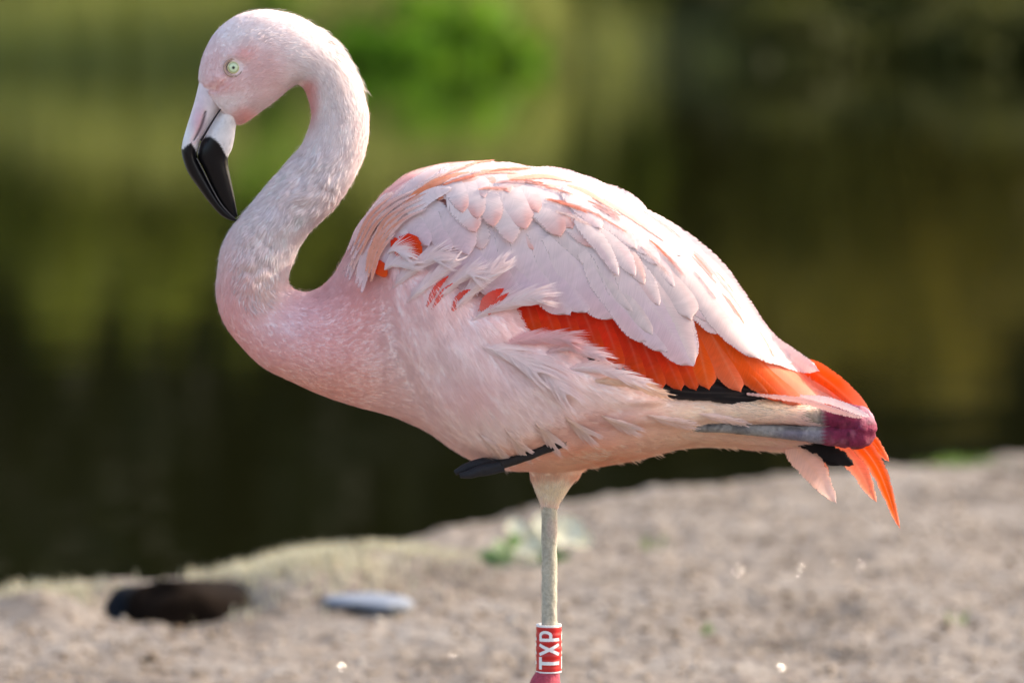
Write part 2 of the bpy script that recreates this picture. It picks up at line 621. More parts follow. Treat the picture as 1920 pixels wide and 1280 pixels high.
# sunlit and shaded growth along the far edge: (photo px, depth, width, height, ...)
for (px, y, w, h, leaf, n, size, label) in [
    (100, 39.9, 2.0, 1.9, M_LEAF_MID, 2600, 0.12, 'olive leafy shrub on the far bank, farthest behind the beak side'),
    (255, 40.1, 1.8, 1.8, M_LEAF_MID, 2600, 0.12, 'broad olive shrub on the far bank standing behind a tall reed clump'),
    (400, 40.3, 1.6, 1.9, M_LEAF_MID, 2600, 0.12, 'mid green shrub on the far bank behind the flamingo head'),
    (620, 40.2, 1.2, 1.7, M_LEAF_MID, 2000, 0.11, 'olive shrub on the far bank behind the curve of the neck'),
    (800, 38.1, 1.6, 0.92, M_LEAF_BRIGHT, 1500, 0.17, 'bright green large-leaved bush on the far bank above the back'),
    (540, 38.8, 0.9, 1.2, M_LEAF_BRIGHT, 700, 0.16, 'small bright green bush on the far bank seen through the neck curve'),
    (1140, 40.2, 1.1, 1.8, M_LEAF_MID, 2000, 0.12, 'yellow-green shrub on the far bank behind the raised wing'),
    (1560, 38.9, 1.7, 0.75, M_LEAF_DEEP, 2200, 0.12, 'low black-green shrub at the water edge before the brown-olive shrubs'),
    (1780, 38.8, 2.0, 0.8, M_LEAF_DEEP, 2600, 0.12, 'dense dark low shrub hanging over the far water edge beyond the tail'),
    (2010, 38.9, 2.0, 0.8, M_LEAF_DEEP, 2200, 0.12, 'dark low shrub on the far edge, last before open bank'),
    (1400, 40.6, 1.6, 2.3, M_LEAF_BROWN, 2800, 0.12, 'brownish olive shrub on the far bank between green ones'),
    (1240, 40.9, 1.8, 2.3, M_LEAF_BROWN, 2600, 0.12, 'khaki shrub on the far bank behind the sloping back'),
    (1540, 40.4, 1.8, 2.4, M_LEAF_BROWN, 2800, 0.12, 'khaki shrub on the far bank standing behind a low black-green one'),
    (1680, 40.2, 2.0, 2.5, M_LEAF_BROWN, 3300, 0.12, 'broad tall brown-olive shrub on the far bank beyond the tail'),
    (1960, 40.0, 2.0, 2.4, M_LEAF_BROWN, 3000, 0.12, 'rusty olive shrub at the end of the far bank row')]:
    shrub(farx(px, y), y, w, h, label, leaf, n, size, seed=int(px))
for k in range(12):
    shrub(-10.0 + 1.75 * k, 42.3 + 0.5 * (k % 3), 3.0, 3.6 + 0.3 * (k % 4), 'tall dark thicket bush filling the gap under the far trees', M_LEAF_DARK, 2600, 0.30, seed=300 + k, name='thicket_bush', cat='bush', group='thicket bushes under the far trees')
for (px, y, w, h, n) in [(330, 38.5, 0.8, 1.8, 420), (200, 38.6, 0.9, 1.7, 380), (470, 38.5, 0.7, 1.6, 240), (600, 38.4, 0.6, 1.6, 240), (720, 38.5, 0.8, 1.8, 320), (860, 38.4, 0.9, 1.9, 420),
                         (980, 38.5, 0.8, 1.8, 380), (1150, 38.6, 0.5, 1.2, 110), (60, 38.6, 0.9, 1.6, 320), (1350, 38.6, 0.4, 0.8, 60)]:
    reeds(farx(px, y), y, w, h, 'pale green reed clump at the far edge of the pond', n, seed=int(px))


# ------------------------------------------------------------------ near ground details
def rock(name, px, py, w, d, h, mat, label, cat, seed, rot=0.0, sink=0.3, rough=1.0):
    r = np.random.default_rng(seed)
    bm = bmesh.new()
    bmesh.ops.create_icosphere(bm, subdivisions=4, radius=0.5)
    vv = np.array([q.co[:] for q in bm.verts])
    n = 1 + rough * (0.22 * vnoise(vv + seed, 2.2) + 0.12 * vnoise(vv + seed * 3, 5.5) + 0.06 * vnoise(vv + seed, 13))
    # a few chipped planes
    vv = vv * n[:, None]
    for _ in range(7):
        d_ = r.normal(size=3); d_ /= np.linalg.norm(d_)
        s = vv @ d_; lim = 0.36 * r.uniform(0.85, 1.1)
        vv -= d_ * np.maximum(s - lim, 0)[:, None] * 0.85
    vv *= np.array([w, d, h])
    c, s = math.cos(rot), math.sin(rot)
    vv = np.stack([vv[:, 0] * c - vv[:, 1] * s, vv[:, 0] * s + vv[:, 1] * c, vv[:, 2]], -1)
    vv[:, 2] += h * (0.5 - sink)
    f = [tuple(q.index for q in fc.verts) for fc in bm.faces]
    bm.free()
    g = PG(px, py)
    o = mesh_obj(name, vv, f, mat)
    o.location = (g[0], g[1], float(ground_z(np.array([g[0]]), np.array([g[1]]))[0]))
    if label: tag(o, label, cat)
    return o


M_SHADE_BROWN = mat_plain('hollow_shade_brown', (0.008, 0.0048, 0.003), 0.95, 0.08, 30, 0.5, 1.5, 0.8, 0.004)  # near-black, so the added rocks read as the shade of a hollow
M_SHADE_SLATE = mat_plain('hollow_shade_slate', (0.009, 0.011, 0.014), 0.95, 0.08, 30, 0.5, 1.5, 0.8, 0.004)
M_ROCK_BLUE = mat_plain('rock_pale', (0.17, 0.20, 0.25), 0.7, 0.3, 40, 0.75, 1.2, 0.4, 0.002)
rock('rock', 385, 1138, 0.25, 0.18, 0.165, M_SHADE_BROWN, 'near-black brown rock added for the shaded hollow at the foot of the mossy hump', 'rock', 3, 0.3, 0.48, 1.7)  # both dark rocks stand in for the shaded hollow under the bank
rock('rock', 262, 1142, 0.27, 0.15, 0.125, M_SHADE_SLATE, 'low slate-dark rock added for the shade of the hollow, against the brown one', 'rock', 5, 0.1, 0.48, 1.5)
rock('rock', 690, 1150, 0.150, 0.10, 0.034, M_ROCK_BLUE, 'flat blue-grey stone lying on the sand', 'rock', 8, -0.1, 0.3, 0.7)


def scatter_gravel():
    """clods and pebbles too many to count"""
    r = np.random.default_rng(5)
    bm = bmesh.new(); bmesh.ops.create_icosphere(bm, subdivisions=1, radius=1.0)
    bv = np.array([q.co[:] for q in bm.verts]); bf = np.array([[q.index for q in fc.verts] for fc in bm.faces]); bm.free()
    for name, n, smin, smax, mat, lab in [
        ('gravel', 12000, 0.0018, 0.0065, mat_plain('gravel', (0.26, 0.205, 0.15), 0.8, 0.3, 400, 0.6, 1.4, 0.3, 0.001), 'brown grit and small clods strewn over the shore'),
        ('dark_clods', 1300, 0.003, 0.009, mat_plain('dark_clod', (0.11, 0.078, 0.05), 0.9, 0.2, 400, 0.6, 1.4, 0.3, 0.001), 'darker damp crumbs of earth on the shore'),
        ('wet_pebbles', 320, 0.004, 0.009, mat_plain('wet_pebble', (0.30, 0.27, 0.23), 0.16, 0.8, 400, 0.8, 1.2, 0.02, 0.0005), 'shiny wet pebbles glinting on the shore')]:
        x = r.uniform(-1.3, 1.5, n * 2); y = r.uniform(0.6, 5.2, n * 2)
        if name == 'dark_clods':
            q = vnoise(np.stack([x, y, 0 * x], -1) + 31, 2.4)
            keep = q > 0.05
        else:
            keep = np.ones_like(x, bool)
        keep &= y < edge_y(x) - 0.06
        keep &= np.hypot(x, y) > 0.12
        x, y = x[keep][:n], y[keep][:n]
        z = ground_z(x, y)
        s = smin + (smax - smin) * r.random(len(x)) ** 2.5
        V = bv[None] * (1 + 0.35 * r.normal(size=(len(x), len(bv), 1)) * 0.5) * s[:, None, None] * r.uniform(0.6, 1.2, (len(x), 1, 3))
        V[:, :, 2] *= 0.75
        V = V + np.stack([x, y, z + s * 0.25], -1)[:, None, :]
        F = bf[None] + (np.arange(len(x)) * len(bv))[:, None, None]
        o = mesh_obj(name, V.reshape(-1, 3), F.reshape(-1, 3), mat, smooth=(name == 'wet_pebbles'))
        tag(o, lab, 'gravel', kind='stuff')


scatter_gravel()


def glint_chips():
    """a few flat wet chips added for their glints, each turned to face between sun and lens"""
    r = np.random.default_rng(12)
    vs, fs = [], []
    for (px, py) in [(1612, 1066), (1498, 1068), (1385, 1070), (1560, 1062), (1465, 1256), (640, 1255), (850, 1232)]:
        g = PG(px, py)
        c = np.array([g[0], g[1], float(ground_z(np.array([g[0]]), np.array([g[1]]))[0]) + 0.004])
        h = np.array(SUND) + (CAM - c) / np.linalg.norm(CAM - c); h /= np.linalg.norm(h)
        h = h + r.normal(size=3) * 0.003; h /= np.linalg.norm(h)
        u = np.cross(h, (0, 0, 1)); u /= np.linalg.norm(u); w = np.cross(h, u)
        k_ = 7; o = len(vs); s_ = r.uniform(0.0003, 0.0006)
        ring = [c + s_ * r.uniform(0.8, 1.2) * (math.cos(2 * np.pi * q / k_) * u + math.sin(2 * np.pi * q / k_) * w) for q in range(k_)]
        vs += ring + [q - h * 0.0018 for q in ring]
        fs.append(tuple(range(o, o + k_))); fs.append(tuple(range(o + 2 * k_ - 1, o + k_ - 1, -1)))
        fs += [(o + q, o + k_ + q, o + k_ + (q + 1) % k_, o + (q + 1) % k_) for q in range(k_)]
    m = mat_plain('glint_chip', (0.45, 0.42, 0.38), 0.12, 0.6, 50, 0.95, 1.05, 0.0, 0.0001)  # glossy chips added only to throw sun glints
    tag(mesh_obj('glint_chips', np.array(vs), fs, m, smooth=False), 'tiny flat chips added on the shore and aimed to glint', 'gravel', kind='stuff')


glint_chips()


def grass_patch(name, spots, n, h, mat, label, seed=0, kind='stuff', cat='grass'):
    r = np.random.default_rng(seed)
    vs, fs, o = [], [], 0
    for (px, py, rx, ry, wgt) in spots:
        g = PG(px, py)
        for _ in range(int(n * wgt)):
            x = g[0] + r.normal() * rx; y = g[1] + r.normal() * ry
            z = float(ground_z(np.array([x]), np.array([y]))[0]) - 0.003
            L = h * r.uniform(0.4, 1.2); a = r.uniform(0, 2 * np.pi); ln = r.uniform(0.1, 0.8) * L
            d = np.array([math.cos(a), math.sin(a), 0]); w = np.array([-d[1], d[0], 0]) * r.uniform(0.0008, 0.0022)
            b = np.array([x, y, z])
            for t in (0, 0.55):
                c = b + d * ln * t * t + np.array([0, 0, L * t])
                vs += [c - w * (1 - 0.3 * t), c + w * (1 - 0.3 * t)]
            vs.append(b + d * ln + np.array([0, 0, L * 0.85]))
            fs += [(o, o + 1, o + 3), (o, o + 3, o + 2), (o + 2, o + 3, o + 4)]
            o += 5
    ob = mesh_obj(name, np.array(vs), np.array(fs), mat, smooth=False)
    tag(ob, label, cat, kind=kind)


M_DRY = mat_leaf('dry_grass', (0.36, 0.34, 0.22), (0.52, 0.50, 0.39), 0.3)
M_GREEN = mat_leaf('grass_green', (0.07, 0.16, 0.02), (0.16, 0.26, 0.05), 0.4)
grass_patch('dry_grass', [(560, 1115, 0.08, 0.11, 1.4), (480, 1095, 0.05, 0.06, 0.6), (680, 1070, 0.09, 0.09, 1.0), (620, 1050, 0.08, 0.06, 0.6), (760, 1050, 0.06, 0.06, 0.4), (100, 1120, 0.05, 0.06, 0.6)],
            1000, 0.024, M_DRY, 'pale dry mossy grass on the hump beside the shaded hollow', 3)
grass_patch('grass', [(1750, 850, 0.05, 0.03, 1.0), (1800, 852, 0.04, 0.03, 0.6), (1225, 1020, 0.012, 0.02, 0.12), (1325, 1185, 0.008, 0.01, 0.07), (1795, 1165, 0.008, 0.01, 0.05)],
            150, 0.03, M_GREEN, 'thin green grass at the water edge beyond the tail', 4)


def bloom_plant():
    """small plant with cream blooms on the shore behind the standing leg"""
    g = PG(985, 1062)
    z = float(ground_z(np.array([g[0]]), np.array([g[1]]))[0])
    t = empty('flowering_plant', (g[0], g[1], z))
    tag(t, 'small plant with cream blooms and green leaves behind the standing leg', 'plant')
    r = np.random.default_rng(21)
    mc = mat_plain('cream_petal', (0.62, 0.60, 0.44), 0.8, 0.2, 60, 0.9, 1.08, 0.2, 0.001)
    mg = mat_plain('plant_green', (0.07, 0.17, 0.03), 0.5, 0.4, 60, 0.7, 1.3, 0.2, 0.001)
    for (dx, dz, s) in [(0.0, 0.036, 0.030), (0.070, 0.052, 0.030), (0.034, 0.066, 0.022), (-0.016, 0.060, 0.018), (0.045, 0.040, 0.020), (0.095, 0.040, 0.018), (0.02, 0.020, 0.022)]:
        vs, fs = [], []
        for k_ in range(9):
            a = 2 * np.pi * k_ / 9 + r.normal() * 0.1
            d = np.array([math.cos(a), 0.5 * math.sin(a), 0.75 * math.sin(a)]); d /= np.linalg.norm(d)
            nrm = np.array([0.1, -0.75, 0.5]); w = np.cross(d, nrm); w /= np.linalg.norm(w)
            o = len(vs)
            for (tt, ww) in ((0.1, 0.10), (0.5, 0.28), (0.85, 0.24), (1.0, 0.05)):
                c = d * s * tt + nrm * s * (0.25 * tt * tt)
                vs += [c - w * s * ww, c + w * s * ww]
            fs += [(o, o + 1, o + 3, o + 2), (o + 2, o + 3, o + 5, o + 4), (o + 4, o + 5, o + 7, o + 6)]
        b = mesh_obj('bloom', np.array(vs) + np.array([dx, 0, dz]), fs, mc, t)
        sv, sf = loft_rings(tube([(dx * 0.3, 0.0, -0.01), (dx * 0.8, 0.004, dz * 0.6), (dx, 0.002, dz)], [0.0016, 0.0014, 0.001], 6, 8))
        mesh_obj('stem', sv, sf, mg, t)
    for (dx, dz, a) in [(-0.055, 0.012, 2.6), (-0.035, 0.022, 2.2), (-0.04, 0.006, 3.0), (0.02, 0.012, 0.5), (-0.02, 0.03, 1.8), (-0.065, 0.02, 2.9), (0.05, 0.01, 0.3)]:
        L = 0.062
        d = np.array([math.cos(a), -0.3, 0.55 * abs(math.sin(a)) + 0.2]); d /= np.linalg.norm(d)
        w = np.cross(d, (0, -0.6, 0.8)); w /= np.linalg.norm(w)
        vs, fs = [], []
        for (tt, ww) in ((0, 0.03), (0.3, 0.2), (0.6, 0.22), (0.85, 0.12), (1, 0.01)):
            c = np.array([dx * 0.4, 0, dz * 0.4]) + d * L * tt + np.array([0, 0, -0.012 * tt * tt])
            vs += [c - w * L * ww, c + w * L * ww]
        for q in range(4): fs.append((2 * q, 2 * q + 1, 2 * q + 3, 2 * q + 2))
        mesh_obj('leaf', np.array(vs), fs, mg, t)


bloom_plant()
# ------------------------------------------------------------------ the flamingo
PXM = 0.0006
FL = empty('flamingo', (0.0, 0.0, 0.0))
tag(FL, 'pale pink flamingo with black-tipped beak and orange wing patch standing on one leg', 'flamingo')

# --- body: one loft from the bill base over the head, down the neck and along the trunk
# rows: upper/outer edge px, lower/inner edge px, half depth, centre depth
SP = [
    (372, 152, 436, 232, 0.019, 0), (374, 128, 446, 234, 0.024, 0), (384, 96, 458, 230, 0.028, 0), (404, 60, 474, 220, 0.031, 0),
    (440, 32, 490, 208, 0.033, 0), (484, 20, 508, 195, 0.034, 0), (532, 24, 526, 180, 0.034, 0), (580, 42, 543, 166, 0.033, 0),
    (622, 78, 558, 158, 0.031, 0), (652, 118, 572, 170, 0.029, 0), (676, 165, 581, 195, 0.028, 0), (690, 215, 584, 222, 0.028, 0),
    (686, 275, 572, 262, 0.029, 0), (664, 332, 544, 301, 0.030, 0), (628, 386, 510, 340, 0.031, 0), (592, 421, 477, 378, 0.032, 0),
    (564, 456, 447, 413, 0.033, 0), (549, 490, 422, 452, 0.035, 0), (541, 512, 410, 500, 0.037, 0), (540, 527, 407, 556, 0.040, 0),
    (545, 538, 420, 604, 0.044, 0), (555, 544, 452, 648, 0.050, 0), (568, 548, 494, 688, 0.057, 0), (584, 547, 548, 715, 0.066, 0),
    (604, 538, 606, 741, 0.075, 0), (630, 510, 670, 762, 0.084, 0), (660, 455, 738, 780, 0.093, 0), (698, 396, 800, 806, 0.100, 0),
    (755, 342, 862, 848, 0.106, 0), (830, 318, 930, 874, 0.110, 0), (920, 314, 1000, 880, 0.111, 0), (1010, 326, 1066, 878, 0.109, 0),
    (1100, 348, 1130, 868, 0.104, 0), (1190, 394, 1200, 856, 0.096, 0), (1275, 452, 1270, 838, 0.085, 0), (1350, 525, 1340, 834, 0.072, 0),
    (1415, 615, 1405, 840, 0.058, 0), (1475, 688, 1465, 844, 0.045, 0), (1530, 745, 1525, 838, 0.032, 0), (1572, 790, 1566, 822, 0.015, 0)]
NR, NM = 300, 72
for i_, q in enumerate(SP):       # the plumage stands a little proud of the measured trunk
    if q[0] > 640 and q[1] > 300 and q[4] > 0.012:
        d_ = np.array([q[0] - q[2], q[1] - q[3]], float); d_ /= np.linalg.norm(d_)
        k_ = 8 * sstep(650, 720, q[0])
        SP[i_] = (q[0] + d_[0] * k_, q[1] + d_[1] * k_) + tuple(q[2:])
POW = lambda q: 2.0 + 1.0 * float(sstep(690, 860, q[0]) * sstep(1500, 1330, q[0]) * sstep(250, 300, q[1]))
BR = loft_pairs(SP, NR, NM, POW)
# smooth rings lightly along the bird
for _ in range(2):
    BR[1:-1] = (BR[:-2] + 2 * BR[1:-1] + BR[2:]) / 4
bodyv, bodyf = loft_rings(BR)
flow_ring = np.gradient(BR.mean(1), axis=0)
flow_v = np.gradient(BR, axis=0)
flow_v = flow_v / (np.linalg.norm(flow_v, axis=2, keepdims=True) + 1e-6) * 0.6 + (flow_ring / (np.linalg.norm(flow_ring, axis=1, keepdims=True) + 1e-9))[:, None, :] * 0.6


def poly_inside_dist(px, py, poly):
    """signed distance to polygon in px (positive inside)"""
    poly = np.asarray(poly, float)
    d = np.full(np.shape(px), 1e9); inside = np.zeros(np.shape(px), bool)
    n = len(poly)
    for i in range(n):
        a, b = poly[i], poly[(i + 1) % n]
        ab = b - a
        t = np.clip(((px - a[0]) * ab[0] + (py - a[1]) * ab[1]) / (ab @ ab), 0, 1)
        d = np.minimum(d, np.hypot(px - a[0] - t * ab[0], py - a[1] - t * ab[1]))
        cond = ((a[1] > py) != (b[1] > py)) & (px < (b[0] - a[0]) * (py - a[1]) / (b[1] - a[1] + 1e-12) + a[0])
        inside ^= cond
    return np.where(inside, d, -d)


THIGH = [(704, 478), (708, 560), (728, 650), (765, 730), (806, 796), (850, 842), (905, 870), (958, 866), (1040, 824), (1130, 798), (1245, 772), (1255, 738),
         (1225, 722), (1130, 678), (1020, 626), (960, 572), (900, 545), (840, 500), (790, 480), (740, 452)]
WING = [(690, 430), (735, 350), (800, 305), (1000, 305), (1160, 345), (1320, 455), (1420, 580), (1520, 675), (1620, 770), (1500, 765), (1240, 730),
        (1020, 600), (920, 545), (850, 510), (780, 470), (730, 470)]


def thigh_displace(v):
    px, py = PX(v)
    d = poly_inside_dist(px, py, THIGH)
    near = sstep(0.0, -0.05, v[:, 1])
    far = sstep(0.0, 0.05, v[:, 1])
    amt = 0.020 * sstep(-4, 46, d) + 0.006 * sstep(40, 130, d)
    out = v.copy()
    out[:, 1] -= amt * near
    out[:, 1] += amt * far
    # loose feather clumps
    nz = vnoise(v * np.array([1, 1, 1]), 34) * 0.0022 * sstep(-10, 40, d)
    out[:, 1] -= nz * near
    return out


# thighs and feathered shins that join the trunk
shell_v, shell_f = [], []
def add_shell(v, f):
    off = sum(len(q) for q in shell_v)
    shell_v.append(v); shell_f.extend([tuple(i + off for i in q) for q in f])
add_shell(thigh_displace(bodyv), bodyf)
STAND_Y = 0.012
add_shell(*loft_rings(loft_pairs([(985, 820, 1120, 820, 0.05, STAND_Y), (988, 860, 1108, 862, 0.045, STAND_Y), (992, 884, 1092, 886, 0.034, STAND_Y), (998, 905, 1074, 906, 0.025, STAND_Y),
                                  (1006, 926, 1060, 927, 0.0165, STAND_Y), (1012, 942, 1050, 942, 0.0115, STAND_Y), (1015, 954, 1046, 954, 0.008, STAND_Y)], 40, 32)))
add_shell(*loft_rings(loft_pairs([(1090, 690, 1100, 800, 0.03, -0.085), (1170, 712, 1180, 800, 0.025, -0.080), (1250, 738, 1260, 798, 0.018, -0.070), (1340, 744, 1345, 794, 0.013, -0.060), (1430, 747, 1430, 793, 0.011, -0.053),
                                  (1500, 756, 1498, 796, 0.010, -0.044), (1550, 766, 1548, 806, 0.009, -0.040)], 60, 28)))
tmp = mesh_obj('plumage_shell', np.vstack(shell_v), shell_f, None)
md = tmp.modifiers.new('remesh', 'REMESH'); md.mode = 'VOXEL'; md.voxel_size = 0.0026
md2 = tmp.modifiers.new('smooth', 'SMOOTH'); md2.factor = 0.5; md2.iterations = 4
dg = bpy.context.evaluated_depsgraph_get()
em = tmp.evaluated_get(dg).to_mesh()
BV = np.zeros(len(em.vertices) * 3); em.vertices.foreach_get('co', BV); BV = BV.reshape(-1, 3)
BF = [tuple(p.vertices) for p in em.polygons]
tmp.evaluated_get(dg).to_mesh_clear()
bpy.data.objects.remove(tmp)


def relief(v):
    px, py = PX(v)
    d = np.zeros(len(v))
    neck = sstep(720, 620, px) * sstep(120, 220, py) * sstep(620, 520, py)
    ruff = np.exp(-(((px - 570) / 75) ** 2 + ((py - 340) / 75) ** 2)) + 0.7 * np.exp(-(((px - 480) / 40) ** 2 + ((py - 490) / 80) ** 2))
    d += 0.0007 * vnoise(v, 90) * neck + 0.0042 * ruff * (vnoise(v + 2, 110) * 0.6 + vnoise(v + 4, 210) * 0.5)
    # lore crease, brow and eye hollow
    def seg(ax, ay, bx, by):
        t = np.clip(((px - ax) * (bx - ax) + (py - ay) * (by - ay)) / ((bx - ax) ** 2 + (by - ay) ** 2), 0, 1)
        return np.hypot(px - ax - t * (bx - ax), py - ay - t * (by - ay))
    d -= 0.0022 * np.exp(-(seg(374, 168, 404, 170) / 4.5) ** 2) + 0.0018 * np.exp(-(seg(404, 170, 428, 148) / 5) ** 2)
    d += 0.0018 * np.exp(-(((px - 408) / 14) ** 2 + ((py - 150) / 11) ** 2))
    d -= 0.0026 * np.exp(-(((px - 438) / 17) ** 2 + ((py - 127) / 15) ** 2))
    d += 0.0020 * np.exp(-(seg(425, 104, 458, 108) / 8) ** 2)
    d -= 0.0012 * np.exp(-(seg(432, 195, 452, 230) / 5) ** 2)
    side = np.tanh(v[:, 1] / 0.006)
    out = v.copy(); out[:, 1] += d * side
    return out


BV = relief(BV)
# --- depth maps of the near side, in photograph pixels
def depth_map(verts, faces, x0=320, x1=1720, y0=0, y1=1010, st=3):
    t = BVHTree.FromPolygons([Vector(q) for q in verts], faces)
    xs = np.arange(x0, x1, st); ys = np.arange(y0, y1, st)
    D = np.full((len(ys), len(xs)), np.nan)
    o = Vector(CAM)
    for i, yy in enumerate(ys):
        for j, xx in enumerate(xs):
            d = FWD + np.array([(xx - 960) / FPX, 0, 0]) + (640 - yy) / FPX * UPV
            h = t.ray_cast(o, Vector(d))
            if h[0] is not None:
                D[i, j] = h[0].y
    valid = ~np.isnan(D)
    for _ in range(80):
        if valid.all(): break
        S = np.where(valid, D, 0); W = valid.astype(float)
        s2 = np.zeros_like(S); w2 = np.zeros_like(W)
        for dy in (-1, 0, 1):
            for dx in (-1, 0, 1):
                s2 += np.roll(np.roll(S, dy, 0), dx, 1); w2 += np.roll(np.roll(W, dy, 0), dx, 1)
        new = ~valid & (w2 > 0)
        D[new] = s2[new] / w2[new]; valid |= new
    D = np.where(valid, D, 0)
    for _ in range(3):
        D[1:-1, 1:-1] = (D[:-2, 1:-1] + D[2:, 1:-1] + D[1:-1, :-2] + D[1:-1, 2:] + 2 * D[1:-1, 1:-1]) / 6
    def f(px, py):
        u = np.clip((np.asarray(px, float) - x0) / st, 0, D.shape[1] - 1.001); v = np.clip((np.asarray(py, float) - y0) / st, 0, D.shape[0] - 1.001)
        i = v.astype(int); j = u.astype(int); a = u - j; b = v - i
        return D[i, j] * (1 - a) * (1 - b) + D[i, j + 1] * a * (1 - b) + D[i + 1, j] * (1 - a) * b + D[i + 1, j + 1] * a * b
    return f


SPW = []
for q in SP:
    q = list(q)
    if q[0] > 640 and q[4] < 0.2 and q[1] > 300:
        d_ = np.array([q[0] - q[2], q[1] - q[3]], float); d_ /= np.linalg.norm(d_)
        k_ = 6 * sstep(650, 720, q[0])
        q[0] += d_[0] * k_; q[1] += d_[1] * k_
    SPW.append(q)
wv_, wf_ = loft_rings(loft_pairs(SPW, NR, NM, POW))
_st = depth_map(wv_, wf_)
def surf_trunk(px, py):
    """trunk without the fluffed thigh; stays on the near flank where the back rounds over"""
    lim = -0.06 * np.interp(px, [640, 760, 1000, 1200, 1350, 1475, 1572], [0.085, 0.106, 0.110, 0.096, 0.072, 0.045, 0.02])
    d = _st(px, py)
    k_ = 0.006
    h = np.clip(0.5 + 0.5 * (d - lim) / k_, 0, 1)
    return d * (1 - h) + lim * h - k_ * h * (1 - h)
surf = depth_map(BV, BF)                  # everything

# --- plumage colours: base plus its own patches, with some bounce and shade painted in
C_WHITE = np.array([0.88, 0.74, 0.73])
C_PINK = np.array([0.84, 0.50, 0.48])
C_DEEP = np.array([0.78, 0.34, 0.29])
C_LILAC = np.array([0.82, 0.64, 0.70])
C_ORANGE = np.array([0.96, 0.110, 0.005])
C_HEAD = np.array([0.92, 0.83, 0.82])
C_SALMON = np.array([0.90, 0.25, 0.14])
C_RED = np.array([0.86, 0.030, 0.006])
C_BLACK = np.array([0.010, 0.008, 0.009])
C_CREAM = np.array([0.86, 0.66, 0.52])
PATCH = [  # px, py, rx, ry, colour, strength
    (480, 118, 60, 40, C_PINK, 0.45), (456, 102, 20, 12, C_DEEP, 0.38), (430, 145, 22, 10, C_DEEP, 0.25),
    (415, 165, 34, 16, C_DEEP, 0.5), (398, 130, 28, 50, C_PINK, 0.45), (490, 170, 50, 40, C_PINK, 0.35), (455, 222, 26, 20, C_DEEP, 0.6),  # first patch puts the shade of the lore crease into the colour
    (582, 190, 16, 40, C_PINK, 0.8), (575, 160, 14, 14, C_DEEP, 0.5), (600, 310, 60, 60, np.array([0.78, 0.70, 0.72]), 0.5),
    (515, 395, 38, 26, np.array([0.62, 0.57, 0.61]), 0.6), (565, 345, 30, 22, np.array([0.70, 0.63, 0.66]), 0.5), (555, 370, 40, 25, C_WHITE, 0.5),
    (490, 470, 40, 60, C_WHITE, 0.5), (490, 560, 40, 60, C_CREAM * 1.02, 0.5), (440, 560, 40, 120, C_PINK, 0.6), (520, 640, 120, 60, C_PINK, 0.75),
    (560, 600, 90, 40, np.array([0.80, 0.64, 0.66]), 0.6), (640, 620, 80, 120, C_PINK, 0.8), (680, 560, 40, 90, C_DEEP, 0.35), (600, 720, 200, 40, np.array([0.85, 0.50, 0.40]), 0.45),  # last patch paints warm ground bounce under the breast
    (690, 480, 40, 80, C_PINK, 0.9), (660, 430, 40, 60, C_PINK, 0.7), (850, 680, 140, 140, np.array([0.93, 0.77, 0.755]), 0.95), (940, 800, 120, 70, C_HEAD * 0.65 + C_CREAM * 0.35, 0.8), (1010, 720, 110, 70, np.array([0.93, 0.79, 0.775]), 0.9),
    (880, 740, 60, 40, C_PINK, 0.25), (1100, 860, 160, 40, np.array([0.84, 0.48, 0.30]), 0.85), (1300, 820, 180, 40, np.array([0.86, 0.62, 0.46]), 0.85),  # orange belly patch paints bounce from the sunlit ground
    (1150, 735, 140, 40, C_HEAD * 0.6 + C_CREAM * 0.4, 0.7), (1330, 770, 120, 30, np.array([0.82, 0.68, 0.56]), 0.9), (1450, 765, 90, 26, np.array([0.50, 0.41, 0.32]), 0.85), (1440, 752, 60, 8, np.array([0.30, 0.23, 0.13]), 0.7), (1035, 920, 60, 35, np.array([0.72, 0.65, 0.52]), 0.95), (1040, 870, 60, 14, C_CREAM, 0.5)]  # greyish tan patch paints wing shade on the rear of the shin


def plume_color(v):
    px, py = PX(v)
    c = np.tile(C_PINK * 0.5 + C_WHITE * 0.5, (len(v), 1))
    hw = (sstep(720, 660, px) * sstep(600, 480, py))[:, None]
    c = c * (1 - hw) + C_HEAD * hw
    for (x, y, rx, ry, cc, s) in PATCH:
        w = s * np.exp(-(((px - x) / rx) ** 2 + ((py - y) / ry) ** 2) ** 1.3)
        c = c * (1 - w[:, None]) + cc * w[:, None]
    # mottled neck
    neck = np.exp(-((px - 560) / 130) ** 2) * sstep(230, 300, py) * sstep(560, 480, py)
    m = vnoise(v, 75) * 0.5 + vnoise(v, 150) * 0.5
    c = c * (1 + (0.20 * m * neck)[:, None])
    return np.clip(c, 0, 0.92)


BC = plume_color(BV)
kd = KDTree(NR * NM)
fl_pts = BR.reshape(-1, 3)
for i, q in enumerate(fl_pts): kd.insert(Vector(q), i)
kd.balance()
idx = np.array([kd.find(Vector(q))[1] for q in BV])
FLOW = flow_v.reshape(-1, 3)[idx].copy()
bpx, bpy_ = PX(BV)
dth = poly_inside_dist(bpx, bpy_, THIGH)
tw = sstep(-5, 40, dth)[:, None]
